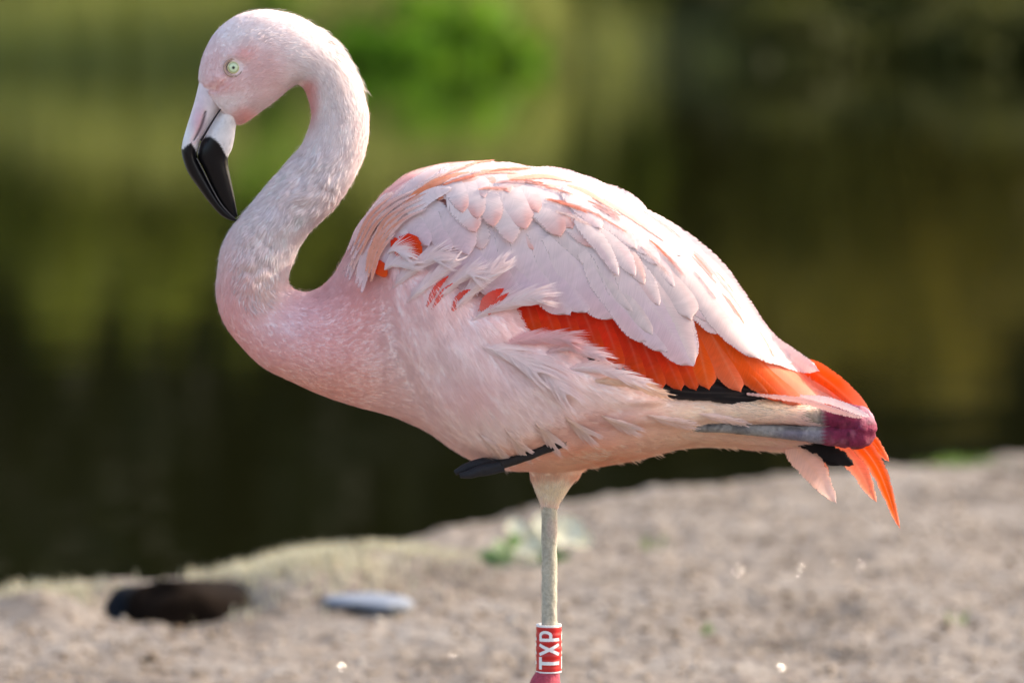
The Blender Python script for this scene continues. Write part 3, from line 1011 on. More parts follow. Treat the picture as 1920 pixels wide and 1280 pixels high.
# on the fluffed thigh the feathers fall down and back
a_th = np.interp(bpx, [700, 850, 1000, 1200], [-1.25, -1.05, -0.75, -0.25])
thd = np.stack([np.cos(a_th), np.zeros_like(a_th), np.sin(a_th)], -1)
FLOW = FLOW * (1 - tw) + thd * tw
shin = (bpy_ > 885) & (bpx > 980) & (bpx < 1110)
FLOW[shin] = (0, 0, -1)
lo_leg = poly_inside_dist(bpx, bpy_, [(1160, 735), (1560, 745), (1560, 810), (1160, 805)]) > 0
FLOW[lo_leg & (BV[:, 1] < -0.03)] = (0.97, 0, -0.12)
FLOW /= np.linalg.norm(FLOW, axis=1)[:, None] + 1e-9

body = mesh_obj('body', BV, BF, M_BODY, FL, BC)
me = body.data
BN = np.zeros(len(BV) * 3); me.vertex_normals.foreach_get('vector', BN); BN = BN.reshape(-1, 3)

# --- down: fine barbs over head, neck, breast, thigh and belly
def grow_down():
    me.calc_loop_triangles()
    T = np.zeros(len(me.loop_triangles) * 3, np.int32); me.loop_triangles.foreach_get('vertices', T); T = T.reshape(-1, 3)
    A = np.linalg.norm(np.cross(BV[T[:, 1]] - BV[T[:, 0]], BV[T[:, 2]] - BV[T[:, 0]]), axis=1) / 2
    cen = BV[T].mean(1)
    cpx, cpy = PX(cen)
    dw = poly_inside_dist(cpx, cpy, WING); dt = poly_inside_dist(cpx, cpy, THIGH)
    dens = np.ones(len(T))
    dens[(dw > 14) & (dt < 5) & (cpx > 735)] = 0.0
    dens[(cen[:, 1] > 0.02)] *= 0.45
    dens[cpx < 720] *= 1.9
    dens *= 1 + 0.5 * sstep(680, 600, cpx) * sstep(300, 220, cpy)
    dens *= np.where(dt > 0, 0.35 + 0.65 * sstep(34, 6, dt), 1.0)
    dens *= 1 - 0.5 * sstep(540, 600, cpy) * sstep(740, 700, cpx)
    e = np.hypot((cpx - 438) / 17, (cpy - 127) / 16) < 1
    dens[e] = 0
    dens[(cpx < 448) & (cpy > 200 + (cpx - 372) * 0.55) & (cpy < 300)] = 0
    W = A * dens; W /= W.sum()
    N = 170000
    k_ = rng.choice(len(T), N, p=W)
    u, w_ = rng.random(N), rng.random(N)
    fl = u + w_ > 1; u[fl] = 1 - u[fl]; w_[fl] = 1 - w_[fl]
    b0 = 1 - u - w_
    mixv = lambda arr: arr[T[k_, 0]] * b0[:, None] + arr[T[k_, 1]] * u[:, None] + arr[T[k_, 2]] * w_[:, None]
    p, n, f, c = mixv(BV), mixv(BN), mixv(FLOW), mixv(BC)
    n /= np.linalg.norm(n, axis=1)[:, None] + 1e-9
    px, py = PX(p)
    dt = poly_inside_dist(px, py, THIGH)
    L = np.full(N, 0.010)
    L = np.where(px < 700, 0.0085, L)
    L = L - (L - 0.0058) * sstep(660, 600, px) * sstep(280, 200, py)
    ruff = np.exp(-(((px - 560) / 70) ** 2 + ((py - 350) / 60) ** 2)) + 0.8 * np.exp(-(((px - 480) / 40) ** 2 + ((py - 500) / 80) ** 2))
    nape = np.exp(-(((px - 640) / 55) ** 2 + ((py - 95) / 70) ** 2))
    L = L * (1 + 0.5 * ruff + 0.55 * nape)
    L = np.where(dt > 0, 0.012 + 0.012 * sstep(0, 90, dt), L)
    L = np.where((px > 980) & (py > 815) & (dt < 0), 0.013, L)
    L = np.where((py > 890) & (px > 980), 0.006, L)
    face = (px < 445) & (py < 250)
    L = L * (1 - 0.35 * sstep(480, 410, px) * sstep(260, 230, py))
    L *= rng.uniform(0.6, 1.25, N)
    # flow projected to the surface, with clumps
    f = f - n * (f * n).sum(1)[:, None]
    f /= np.linalg.norm(f, axis=1)[:, None] + 1e-9
    side = np.cross(n, f)
    cl = vnoise(p, 60)[:, None] * (0.25 + 0.75 * ruff[:, None] - 0.08 * (dt > 0)[:, None]) + vnoise(p + 3, 190)[:, None] * np.where(dt > 0, 0.10, 0.22)[:, None]
    lift = 0.16 + np.where(dt > 0, 0.03, 0.10) * vnoise(p + 8, 80) + 0.22 * ruff * np.clip(vnoise(p + 1, 110), 0, 1) - 0.04 * (dt > 0) + rng.normal(size=N) * 0.04 + 0.20 * nape * rng.random(N)
    lift = lift * (1 - 0.5 * sstep(540, 600, py) * sstep(740, 700, px))
    lift = np.clip(lift, 0.03, 0.7)
    d = f + side * (cl + rng.normal(size=(N, 1)) * 0.10)
    d /= np.linalg.norm(d, axis=1)[:, None]
    wd = np.cross(n, d)
    wid = (0.00030 + 0.00022 * rng.random(N))[:, None] 
    a = p - n * 0.0006
    m = p + d * (L * 0.5)[:, None] + n * (L * lift * 0.75)[:, None]
    t = p + d * L[:, None] + n * (L * lift * 0.85)[:, None]
    V = np.stack([a - wd * wid, a + wd * wid, m - wd * wid * 0.8, m + wd * wid * 0.8, t], 1).reshape(-1, 3)
    o = np.arange(N)[:, None] * 5
    F = np.concatenate([o + [1, 0, 3], o + [3, 0, 2], o + [3, 2, 4]], 0)
    jit = (rng.normal(size=(N, 1)) * 0.05 + vnoise(p + 12, 120)[:, None] * 0.06) * np.where(dt > 0, 0.5, 1.0)[:, None]
    c = np.clip(c / np.maximum(c.max(1, keepdims=True), 0.3) * 0.95, 0, 0.95)
    c0 = np.clip(c * (1 + jit - 0.03), 0, 0.97); c1 = np.clip(c * (1 + jit + 0.03) + 0.01, 0, 0.97)
    CC = np.stack([c0, c0, (c0 + c1) / 2, (c0 + c1) / 2, c1], 1).reshape(-1, 3)
    ob = mesh_obj('down', V, F, M_DOWN, FL, CC, smooth=True)
    # barbs catch light like the coat they make up
    ob.data.normals_split_custom_set_from_vertices([tuple(q) for q in np.repeat(n, 5, axis=0)])
    tag(ob, kind='stuff')
    # thin fuzz standing off the outline
    fz_ = rng.choice(np.where((px < 730) & (py < 620))[0], 6500, replace=False)
    ps, ns, ds, wds = p[fz_], n[fz_], d[fz_], wd[fz_]
    Ls = rng.uniform(0.004, 0.0085, (len(fz_), 1)) * np.where(face[fz_], 0.5, 1.0)[:, None]; lf = rng.uniform(0.4, 0.9, (len(fz_), 1)); ww = 0.00022
    m_ = ps + ds * Ls * 0.5 + ns * Ls * lf * 0.6; t_ = ps + ds * Ls + ns * Ls * lf * 0.8
    V3 = np.stack([ps - wds * ww, ps + wds * ww, m_ - wds * ww * 0.8, m_ + wds * ww * 0.8, t_], 1).reshape(-1, 3)
    o = np.arange(len(fz_))[:, None] * 5
    tag(mesh_obj('fuzz', V3, np.concatenate([o + [1, 0, 3], o + [3, 0, 2], o + [3, 2, 4]], 0), M_DOWN, FL, np.repeat(np.clip(c[fz_], 0, 0.96), 5, axis=0), smooth=False), kind='stuff')
    # loose spiky tufts on crown, nape and ruffled neck
    sel = np.where((((px > 520) & (px < 690) & (py < 190)) & (nape * np.exp(-(p[:, 1] / 0.016) ** 2) > rng.uniform(0.1, 0.9, N)) | ((ruff > 0.25) & (rng.random(N) < 0.6)) | ((px < 470) & (py > 330) & (py < 480) & (rng.random(N) < 0.25))))[0]
    sel = rng.choice(sel, min(4200, len(sel)), replace=False)
    ps, ns, ds, wds = p[sel], n[sel], d[sel], wd[sel]
    cr_ = (nape[sel] > 0.12)[:, None]
    Ls = rng.uniform(0.007, 0.013, len(sel))[:, None] * np.where(cr_, 1.35, 1.0); lf = rng.uniform(0.15, 0.45, len(sel))[:, None] * np.where(cr_, 1.5, 1.0)
    ww = rng.uniform(0.0005, 0.0011, len(sel))[:, None]
    m_ = ps + ds * Ls * 0.55 + ns * Ls * lf * 0.6; t_ = ps + ds * Ls + ns * Ls * lf * 0.75
    V2 = np.stack([ps - wds * ww, ps + wds * ww, m_ - wds * ww * 0.7, m_ + wds * ww * 0.7, t_], 1).reshape(-1, 3)
    o = np.arange(len(sel))[:, None] * 5
    F2 = np.concatenate([o + [0, 1, 3], o + [0, 3, 2], o + [2, 3, 4]], 0)
    cs = np.clip(c[sel] * 0.4 + C_HEAD * 0.6, 0, 0.95) * np.where((rng.random((len(sel), 1)) < 0.2) & (ruff[sel] > 0.2)[:, None], 0.8, 1.0) * (1 + rng.normal(size=(len(sel), 1)) * 0.07)
    tag(mesh_obj('neck_tufts', V2, F2, M_DOWN, FL, np.clip(np.repeat(cs, 5, axis=0), 0, 0.96), smooth=False), kind='stuff')


grow_down()


# --- vane feathers
def feather(spine, width, cols, off, parent, tip=0.55, root=0.45, camber=0.0022, lift=0.0, edge=None, shaft=None, fray=0.015, name='feather', curl=0.0,
            base=None, depth=None, seed=None, half=None, fringe=None, rootfade=0, nu=30, nv=8, point=0.0):
    r = np.random.default_rng(abs(hash((spine[0][0], spine[-1][0], spine[-1][1], width))) % (2 ** 32) if seed is None else seed)
    base = surf_trunk if base is None else base
    c = crom(np.asarray(spine, float), nu)
    tg = np.gradient(c, axis=0); tg /= np.linalg.norm(tg, axis=1)[:, None] + 1e-9
    pn = np.stack([-tg[:, 1], tg[:, 0]], -1)
    t = np.linspace(0, 1, nu)
    prof = root + (1 - root) * sstep(0, 0.35, t)
    k0 = 1 - tip
    rr = np.clip((t - k0) / tip, 0, 1)
    prof = prof * np.where(t > k0, np.sqrt(np.clip(1 - rr ** 2, 0, 1)) * (1 - point) + (1 - rr) * point, 1.0)
    s = np.linspace(-1, 1, 2 * nv + 1)
    jl = 1 - np.clip(r.normal(size=nu) * fray, 0, 0.35) * (t > 0.3); jr = 1 - np.clip(r.normal(size=nu) * fray, 0, 0.35) * (t > 0.3)
    V, ST, CO = [], [], []
    Lpx = np.sum(np.linalg.norm(np.diff(c, axis=0), axis=1))
    ct = np.array([q[0] for q in cols]); cc = np.array([q[1] for q in cols])
    camber = min(camber, width * PXM * 0.09)
    fr = 7.0 if fringe is None else fringe
    for i in range(nu):
        wl = width / 2 * prof[i] * jl[i]; wr = width / 2 * prof[i] * jr[i]
        hw = np.where(s < 0, wl, wr)
        fwd = -0.09 * width * np.abs(s) ** 1.6 * (0.3 + 0.7 * t[i])       # barbs sweep: edges trail the shaft
        px = c[i, 0] + pn[i, 0] * s * hw + tg[i, 0] * fwd
        py = c[i, 1] + pn[i, 1] * s * hw + tg[i, 1] * fwd
        y = base(px, py) if depth is None else np.full(len(s), np.interp(t[i], np.linspace(0, 1, len(depth)), depth))
        y = y - (off + lift * t[i] ** 1.5 + camber * (1 - s ** 2) * (0.4 + 0.6 * t[i]) - curl * t[i] ** 4)
        V.append(P(px, py, y))
        ed = np.minimum((1 - np.abs(s)) * np.maximum(hw, 1) / fr, (1 - t[i]) * Lpx / (fr * 1.6))
        if rootfade: ed = np.minimum(ed, t[i] * Lpx / rootfade)
        ST.append(np.stack([np.full(len(s), t[i] * Lpx * 0.0006), s * hw * 0.0006, np.clip(ed, 0, 1.2)], -1))
        col_ = np.stack([np.interp(t[i], ct, cc[:, k_]) for k_ in range(3)])
        q = np.tile(col_, (len(s), 1))
        if half is not None:
            w = (half[1] * sstep(-0.1, 0.35, s * half[2]) * sstep(half[3], min(1, half[3] + 0.3), t[i]))[:, None]
            q = q * (1 - w) + half[0] * w
        if edge is not None:
            w = (edge[1] * sstep(0.45, 0.95, np.abs(s)) + edge[1] * sstep(0.8, 1.0, t[i]) * 0.8).clip(0, 1)[:, None]
            q = q * (1 - w) + edge[0] * w
        if shaft is not None:
            w = (shaft[1] * np.exp(-(s / 0.09) ** 2) * (1 - t[i] * 0.6))[:, None]
            q = q * (1 - w) + shaft[0] * w
        CO.append(q * (1 + 0.03 * r.normal()))
    V = np.array(V).reshape(-1, 3); ns = len(s)
    ii, jj = np.meshgrid(np.arange(nu - 1), np.arange(ns - 1), indexing='ij')
    a = (ii * ns + jj).ravel()
    F = np.stack([a, a + 1, a + ns + 1, a + ns], -1)
    return mesh_obj(name, V, F, M_FEATHER, parent, np.clip(np.array(CO).reshape(-1, 3), 0, 0.95), uv=np.array(ST).reshape(-1, 3))


# --- fluffy plumes: a shaft with separate barbs
def plume(spine, width, c0, c1, off, parent, n=70, name='plume', base=None, lift=0.012, sweep=0.8, seed=0, cbase=None, wb=0.00075, tipfan=0.35, onesided=0, sink=True):
    r = np.random.default_rng(seed + int(spine[0][0] * 7 + spine[-1][1]))
    base = surf if base is None else base
    m = 60
    c = crom(np.asarray(spine, float), m)
    tg = np.gradient(c, axis=0); tg /= np.linalg.norm(tg, axis=1)[:, None] + 1e-9
    pn = np.stack([-tg[:, 1], tg[:, 0]], -1)
    V, F, CO = [], [], []
    o = 0
    for k_ in range(n):
        for sd in (-1, 1):
            if onesided and sd != onesided and r.random() > 0.35: continue
            t0 = 0.02 + 0.96 * (k_ + r.random()) / n
            i = min(m - 1, int(t0 * (m - 1)))
            pr = (0.55 + 0.45 * sstep(0, 0.4, t0)) * (1 - 0.45 * sstep(0.65, 1.0, t0))
            L = width / 2 * pr * r.uniform(0.75, 1.15) * 1.35
            clump = 0.25 * math.sin(t0 * 40 + seed) * (0.4 + t0)
            pts = []
            for q in (0, 0.3, 0.65, 1.0):
                ang = sweep * (1 - 0.45 * q) + clump * 0.35
                g = c[i] + sd * pn[i] * L * q * math.sin(ang) + tg[i] * L * q * (math.cos(ang) + tipfan * q)
                wo = float(sstep(0.15, 0.6, t0)) if sink else 1.0
                yb = float(base(g[0], g[1])); yb = yb * wo + float(surf(g[0], g[1])) * (1 - wo)
                y = yb - (off - (off + 0.007) * (1 - float(sstep(0.05, 0.45, t0))) + lift * t0 ** 1.4 - 0.004 * q * q * (1 - t0) + 0.0015 * r.normal() * q)
                pts.append((g, y))
            w = wb * r.uniform(0.7, 1.2)
            P3 = np.array([P(g[0], g[1], y) for g, y in pts])
            d = P3[-1] - P3[0]; wv = np.cross(d, (0, 1, 0)); wv /= np.linalg.norm(wv) + 1e-9
            for q, ww in ((0, 1), (1, 0.9), (2, 0.6)):
                V += [P3[q] - wv * w * ww, P3[q] + wv * w * ww]
            V.append(P3[3])
            F += [(o, o + 1, o + 3), (o, o + 3, o + 2), (o + 2, o + 3, o + 5), (o + 2, o + 5, o + 4), (o + 4, o + 5, o + 6)]
            cb = c0 if cbase is None else cbase * (1 - sstep(0.0, 0.45, t0)) + c0 * sstep(0.0, 0.45, t0)
            j = 1 + 0.04 * r.normal()
            for q in (0, 0, 0.33, 0.33, 0.66, 0.66, 1): CO.append(np.clip((cb * (1 - q) + c1 * q) * j, 0, 0.95))
            o += 7
    # shaft
    ys = np.array([float(base(g[0], g[1])) * (float(sstep(0.15, 0.6, i / (m - 1))) if sink else 1.0) + float(surf(g[0], g[1])) * ((1 - float(sstep(0.15, 0.6, i / (m - 1)))) if sink else 0.0) - off + (off + 0.007) * (1 - float(sstep(0.05, 0.45, i / (m - 1)))) - lift * (i / (m - 1)) ** 1.4 - 0.0006 for i, g in enumerate(c)])
    for i in range(m - 1):
        a, b = P(c[i, 0], c[i, 1], ys[i]), P(c[i + 1, 0], c[i + 1, 1], ys[i + 1])
        wv = np.array([pn[i, 0], 0, -pn[i, 1]]) * 0.0006 * (1 - i / m)
        V += [a - wv, a + wv, b + wv, b - wv]
        F += [(o, o + 1, o + 2), (o, o + 2, o + 3)]; o += 4
        CO += [np.clip(c0 * 1.04, 0, .95)] * 4
    return mesh_obj(name, np.array(V), np.array(F), M_DOWN, parent, np.array(CO), smooth=False)


# --- wing: a covert sheet that carries the feathers
def wing_sheet():
    top = crom([(700, 415), (760, 345), (850, 318), (1000, 326), (1150, 372), (1290, 462), (1400, 580), (1500, 690), (1570, 760)], 60)
    bot = crom([(705, 440), (740, 470), (850, 520), (960, 580), (1050, 640), (1200, 725), (1320, 735), (1450, 750), (1560, 768)], 60)
    k_ = np.linspace(0, 1, 24)
    g = top[:, None, :] * (1 - k_)[None, :, None] + bot[:, None, :] * k_[None, :, None]
    v = P(g[..., 0], g[..., 1], surf_trunk(g[..., 0], g[..., 1]) - 0.0015)
    w = sstep(0.35, 0.75, k_)[None, :, None] * sstep(0.0, 0.25, np.linspace(0, 1, 60))[:, None, None]
    c = C_PINK * (1 - w) + C_RED * w
    ii, jj = np.meshgrid(np.arange(59), np.arange(23), indexing='ij')
    a = (ii * 24 + jj).ravel()
    return mesh_obj('wing', v.reshape(-1, 3), np.stack([a, a + 1, a + 25, a + 24], -1), M_FEATHER, FL, c.reshape(-1, 3), uv=np.tile([0.0, 0.0, 1.2], (60 * 24, 1)))


WINGO = wing_sheet()
mm = 0.001
# flight feathers (black), below everything
for sp, w in [([(1060, 650), (1240, 726), (1400, 738)], 34), ([(1150, 690), (1330, 738), (1470, 748)], 30), ([(1300, 700), (1450, 742), (1590, 752)], 36), ([(1340, 715), (1480, 742), (1560, 752)], 34)]:
    feather(sp, w, [(0, C_BLACK), (1, C_BLACK * 1.5)], 3 * mm, WINGO, tip=0.4, fray=0.05, name='flight_feather', edge=(np.array([0.06, 0.045, 0.04]), 0.6), shaft=(np.array([0.09, 0.07, 0.06]), 0.7))
# red under coverts in the gap above the thigh
for i, (sp, w) in enumerate([([(960, 480), (985, 560), (1010, 640)], 56), ([(990, 490), (1020, 570), (1050, 650)], 56), ([(1025, 500), (1060, 585), (1085, 660)], 52), ([(1065, 520), (1100, 600), (1130, 680)], 54),
                             ([(1105, 540), (1140, 620), (1165, 695)], 52), ([(1140, 560), (1180, 640), (1205, 718)], 56), ([(1180, 580), (1212, 660), (1242, 732)], 54), ([(1215, 590), (1245, 660), (1278, 733)], 52), ([(1250, 590), (1275, 660), (1306, 733)], 48)]):
    cr = C_RED * (0.9 + 0.2 * (i % 3 == 1)) + np.array([0, 0.012, 0]) * (i / 8)
    feather(sp, w, [(0, C_RED), (0.6, cr), (1, C_ORANGE * 0.8)], (4 + 0.35 * i) * mm, WINGO, tip=0.3, edge=(np.array([0.75, 0.10, 0.05]), 0.35), shaft=(np.array([0.8, 0.2, 0.12]), 0.4), fray=0.03)
# red patch at the shoulder
for sp, w in [([(758, 440), (770, 468), (778, 502)], 46), ([(736, 448), (750, 468), (764, 494)], 28), ([(700, 488), (712, 503), (726, 520)], 26)]:
    feather(sp, w, [(0, C_RED), (1, C_ORANGE * 0.9)], 15.5 * mm, WINGO, fray=0.015, rootfade=14, lift=0.002, camber=0.001)
# orange fan of the secondaries
OR = [([(1285, 555), (1308, 640), (1330, 732)], 66, C_ORANGE, C_ORANGE), ([(1300, 560), (1346, 650), (1390, 736)], 62, C_SALMON * 0.15 + C_ORANGE * 0.85, C_SALMON * 0.5 + C_ORANGE * 0.5),
      ([(1318, 572), (1385, 668), (1440, 738)], 56, C_ORANGE, C_ORANGE * 0.7), ([(1345, 600), (1415, 690), (1474, 752)], 58, C_ORANGE, C_ORANGE * 0.75),
      ([(1380, 630), (1445, 700), (1502, 760)], 56, C_ORANGE * 0.9 + C_SALMON * 0.1, C_SALMON * 0.8), ([(1420, 650), (1490, 712), (1565, 752)], 56, C_SALMON, np.array([0.88, 0.42, 0.34])),
      ([(1450, 660), (1530, 715), (1606, 764)], 46, C_SALMON, C_SALMON), ([(1480, 668), (1560, 720), (1634, 786)], 44, C_ORANGE, C_SALMON)]
for i, (sp, w, a, b) in enumerate(OR):
    feather(sp, w, [(0, a), (0.55, a), (1, b)], (6 + 1.0 * i) * mm, WINGO, tip=0.38, edge=(C_SALMON, 0.22), shaft=(np.array([0.9, 0.40, 0.22]), 0.3), fray=0.02, lift=0.002)
# greater coverts: large, white to lilac
GC = [([(800, 420), (830, 480), (850, 545)], 84), ([(835, 410), (870, 480), (895, 556)], 84), ([(865, 405), (910, 480), (935, 562)], 84), ([(900, 410), (950, 490), (985, 572)], 80), ([(935, 415), (985, 500), (1025, 572)], 76),
      ([(965, 430), (1022, 515), (1070, 592)], 84), ([(1000, 430), (1058, 515), (1104, 588)], 72), ([(1030, 440), (1103, 525), (1162, 598)], 86), ([(1080, 440), (1148, 525), (1194, 590)], 60),
      ([(1095, 470), (1162, 552), (1222, 645)], 74), ([(1120, 470), (1198, 572), (1252, 662)], 72), ([(1150, 480), (1235, 590), (1302, 688)], 78)]
for i, (sp, w) in enumerate(GC):
    tipc = np.array([0.82, 0.66, 0.72]) if i > 3 else C_LILAC
    feather(sp, w, [(0, C_WHITE), (0.6, C_LILAC), (1, tipc)], (8 + 0.7 * i) * mm, WINGO, tip=0.30, edge=(C_WHITE, 0.35), shaft=(C_WHITE, 0.5), fray=0.015, lift=0.0008, camber=0.0012, fringe=11,
            half=(np.array([0.80, 0.52, 0.54]), 0.35, 1 if i % 2 else -1, 0.45))
# long tertials down the back
TE = [([(985, 385), (1105, 480), (1188, 586)], 44), ([(1010, 380), (1135, 480), (1225, 630)], 58), ([(1040, 375), (1150, 465), (1245, 570), (1304, 686)], 70), ([(1060, 370), (1190, 450), (1275, 545), (1296, 600)], 56),
      ([(1050, 350), (1200, 435), (1300, 528), (1358, 604), (1426, 674)], 50), ([(1080, 345), (1230, 430), (1322, 522), (1376, 590), (1428, 650), (1492, 680)], 50), ([(1120, 352), (1260, 434), (1340, 506), (1392, 578), (1436, 640), (1486, 674), (1538, 696)], 44)]
for i, (sp, w) in enumerate(TE):
    feather(sp, w, [(0, C_WHITE * 0.90), (0.5, C_WHITE * 0.92), (1, C_WHITE * 0.95)], (13 + 0.6 * i) * mm, WINGO, tip=0.28, edge=(np.array([0.86, 0.68, 0.66]), 0.25), shaft=(C_WHITE, 0.3), fray=0.015, camber=0.0016, fringe=9,
            half=(np.array([0.84, 0.58, 0.56]), 0.30, -1, 0.2), lift=0.002)
# median coverts with pink tips
MC = [((838, 330), (868, 400)), ((865, 335), (896, 412)), ((848, 375), (893, 437)), ((890, 330), (908, 372)), ((890, 345), (926, 427)), ((925, 318), (956, 362)), ((932, 345), (987, 432)), ((925, 385), (961, 458)),
      ((985, 345), (1052, 446)), ((960, 330), (1010, 400)), ((1040, 372), (1112, 466)), ((1010, 335), (1082, 372)), ((1000, 355), (1075, 430)), ((1075, 350), (1142, 396)), ((1060, 375), (1150, 470)), ((1110, 370), (1210, 450)),
      ((770, 395), (800, 455)), ((735, 410), (758, 462)), ((800, 385), (838, 452)), ((870, 400), (905, 470)), ((960, 400), (1000, 470))]
for i, (a, b) in enumerate(MC):
    a, b = np.array(a, float), np.array(b, float)
    mid = (a + b) / 2 + np.array([(b - a)[1], -(b - a)[0]]) * 0.10
    L = np.hypot(*(b - a))
    pk = np.array([0.86, 0.40, 0.34]) if i % 4 != 3 else np.array([0.84, 0.55, 0.52])
    feather([a - (b - a) * 0.25, mid, b], 0.50 * L + 12, [(0, C_WHITE), (0.55, C_WHITE), (0.8, C_WHITE * 0.6 + pk * 0.4), (1, pk)], (13.5 + 0.12 * (21 - i)) * mm * (0.8 if i > 15 else 1), WINGO, tip=0.62, point=0.0, fringe=15, rootfade=30,
            edge=(C_WHITE, 0.3), fray=0.015, camber=0.0012, lift=0.0005, half=(pk, 0.5, 1 if i % 2 else -1, 0.55))
ang_x = [640, 690, 740, 800, 860, 950, 1050, 1150, 1250, 1350]
ang_d = [62, 55, 46, 32, 18, 4, -8, -24, -34, -42]
out_x = [640, 670, 700, 740, 780, 820, 880, 920, 1000, 1080, 1150, 1220, 1290, 1350]
out_y = [490, 432, 388, 340, 314, 303, 305, 303, 312, 326, 350, 395, 440, 495]
rq = np.random.default_rng(77)
EX = []
for i in range(400):
    x, y = rq.uniform(870, 1340), rq.uniform(325, 560)
    if poly_inside_dist(np.array([x]), np.array([y]), [(1030, 345), (1080, 348), (1230, 425), (1330, 530), (1270, 560), (1150, 480), (1070, 410)])[0] < 0: continue
    if any((x - q[0]) ** 2 + (y - q[1]) ** 2 < 30 ** 2 for q in EX): continue
    EX.append((x, y))
EX.sort(key=lambda q: -q[0] - q[1])
for i, (x, y) in enumerate(EX):
    th = math.radians(np.interp(x, [880, 1000, 1100, 1250, 1340], [-62, -50, -44, -43, -48]) + rq.uniform(-6, 6) + (8 if y < np.interp(x, out_x, out_y) + 40 else 0))
    L = rq.uniform(95, 150); w = rq.uniform(34, 48)
    p1 = (x + L * .5 * math.cos(th + .10), y - L * .5 * math.sin(th + .10)); p2 = (x + L * math.cos(th - .04), y - L * math.sin(th - .04))
    pk = [np.array([0.87, 0.46, 0.38]), np.array([0.86, 0.56, 0.54]), np.array([0.85, 0.62, 0.64])][int(rq.integers(0, 3))]
    feather([(x, y), p1, p2], w, [(0, C_WHITE), (0.6, C_WHITE), (1, C_WHITE * 0.7 + pk * 0.3)], (14.5 + 3.0 * i / len(EX)) * mm, WINGO, tip=0.6, point=0.1, fringe=10, rootfade=40, camber=0.0010, lift=0.0005, nu=24, nv=6,
            half=(pk, rq.uniform(0.35, 0.75), 1 if rq.random() < 0.6 else -1, 0.3), edge=(C_WHITE, 0.3))
# scapulars over the upper back
rs = np.random.default_rng(42)
SCF = []
for i in range(64):
    x0 = 655 + 480 * (i / 63.0) + rs.uniform(-8, 8)
    band = np.interp(x0, [650, 700, 760, 850, 950, 1100], [12, 45, 78, 62, 36, 26])
    y0 = np.interp(x0, out_x, out_y) + 9 + band * rs.random()
    pts = [(x0, y0)]; L = rs.uniform(80, 125)
    for q in range(4):
        th = math.radians(np.interp(pts[-1][0], ang_x, ang_d) + rs.uniform(-3, 3))
        pts.append((pts[-1][0] + L / 4 * math.cos(th), pts[-1][1] - L / 4 * math.sin(th)))
    edge_gap = min(p_[1] - np.interp(p_[0], out_x, out_y) for p_ in pts)
    if edge_gap < 4: pts = [(p_[0], p_[1] + 4 - edge_gap) for p_ in pts]
    SCF.append((pts, rs.uniform(22, 34) * (0.65 + 0.35 * float(sstep(700, 800, x0))), rs.choice([0, 0, 0, 1, 1, 2]), x0))
for i, (sp, w, kd_, x0) in enumerate(SCF):
    a = [C_WHITE * 0.8 + C_PINK * 0.2, np.array([0.86, 0.56, 0.47]), np.array([0.88, 0.34, 0.19])][kd_]
    feather(sp, w, [(0, a * 0.97), (0.6, a), (1, a * 0.45 + C_WHITE * 0.55)], ((16.5 - 5.0 * (x0 - 655) / 480 + rs.uniform(-1, 1)) * (0.25 + 0.75 * float(sstep(650, 770, x0))) - (1.5 if kd_ == 2 else 0)) * mm, WINGO, rootfade=34, tip=0.55, point=0.3, edge=(C_WHITE, 0.5), fray=0.02, camber=0.002, fringe=6,
            half=(np.array([0.88, 0.42, 0.30]), 0.45 if kd_ else 0.2, 1, 0.05), lift=0.0005, nu=22, nv=5)
rz = np.random.default_rng(5)
for i in range(34):
    x = rz.uniform(740, 1400); top_ = np.interp(x, out_x + [1400, 1440], out_y + [560, 620])
    y = top_ + rz.uniform(10, np.interp(x, [740, 900, 1100, 1400], [60, 70, 90, 45]))
    th = math.radians(np.interp(x, ang_x + [1420], ang_d + [-50]) - np.interp(y - top_, [0, 90], [0, 14]))
    L = rz.uniform(80, 130)
    a_ = [np.array([0.88, 0.40, 0.28]), np.array([0.87, 0.54, 0.46]), C_WHITE * 0.95, np.array([0.86, 0.62, 0.60])][int(rz.integers(0, 4))]
    plume([(x, y), (x + L * .5 * math.cos(th), y - L * .5 * math.sin(th) - 2), (x + L * math.cos(th - .06), y - L * math.sin(th - .06))], rz.uniform(12, 24), a_, np.clip(a_ * 0.7 + C_WHITE * 0.3, 0, 0.95), 18 * mm, WINGO, n=42, base=surf_trunk, lift=0.001, sweep=0.35, seed=200 + i, wb=0.00055, tipfan=0.5, sink=False)
# smooth lesser coverts at the shoulder
for i, (sp, w) in enumerate([([(720, 420), (740, 440), (770, 462)], 60), ([(760, 405), (785, 430), (805, 462)], 66), ([(795, 395), (825, 430), (846, 472)], 66), ([(700, 455), (715, 470), (742, 488)], 50), ([(700, 480), (722, 478), (752, 496)], 46), ([(835, 390), (862, 430), (880, 480)], 66)]):
    feather(sp, w, [(0, C_WHITE * 0.9 + C_PINK * 0.1), (1, C_LILAC * 0.7 + C_PINK * 0.3)], (10 + 0.5 * i) * mm, WINGO, tip=0.55, fray=0.04, camber=0.004, edge=(C_WHITE, 0.3))

# the far wing carries the same feathers, mirrored
def mirror_copy(o, parent):
    c = o.copy(); col.objects.link(c); c.parent = parent
    return c
far_wing = WINGO.copy(); col.objects.link(far_wing); far_wing.parent = FL; far_wing.scale = (1, -0.94, 1); far_wing.location = (0, 0, -0.010)
for ch in list(WINGO.children):
    mirror_copy(ch, far_wing)

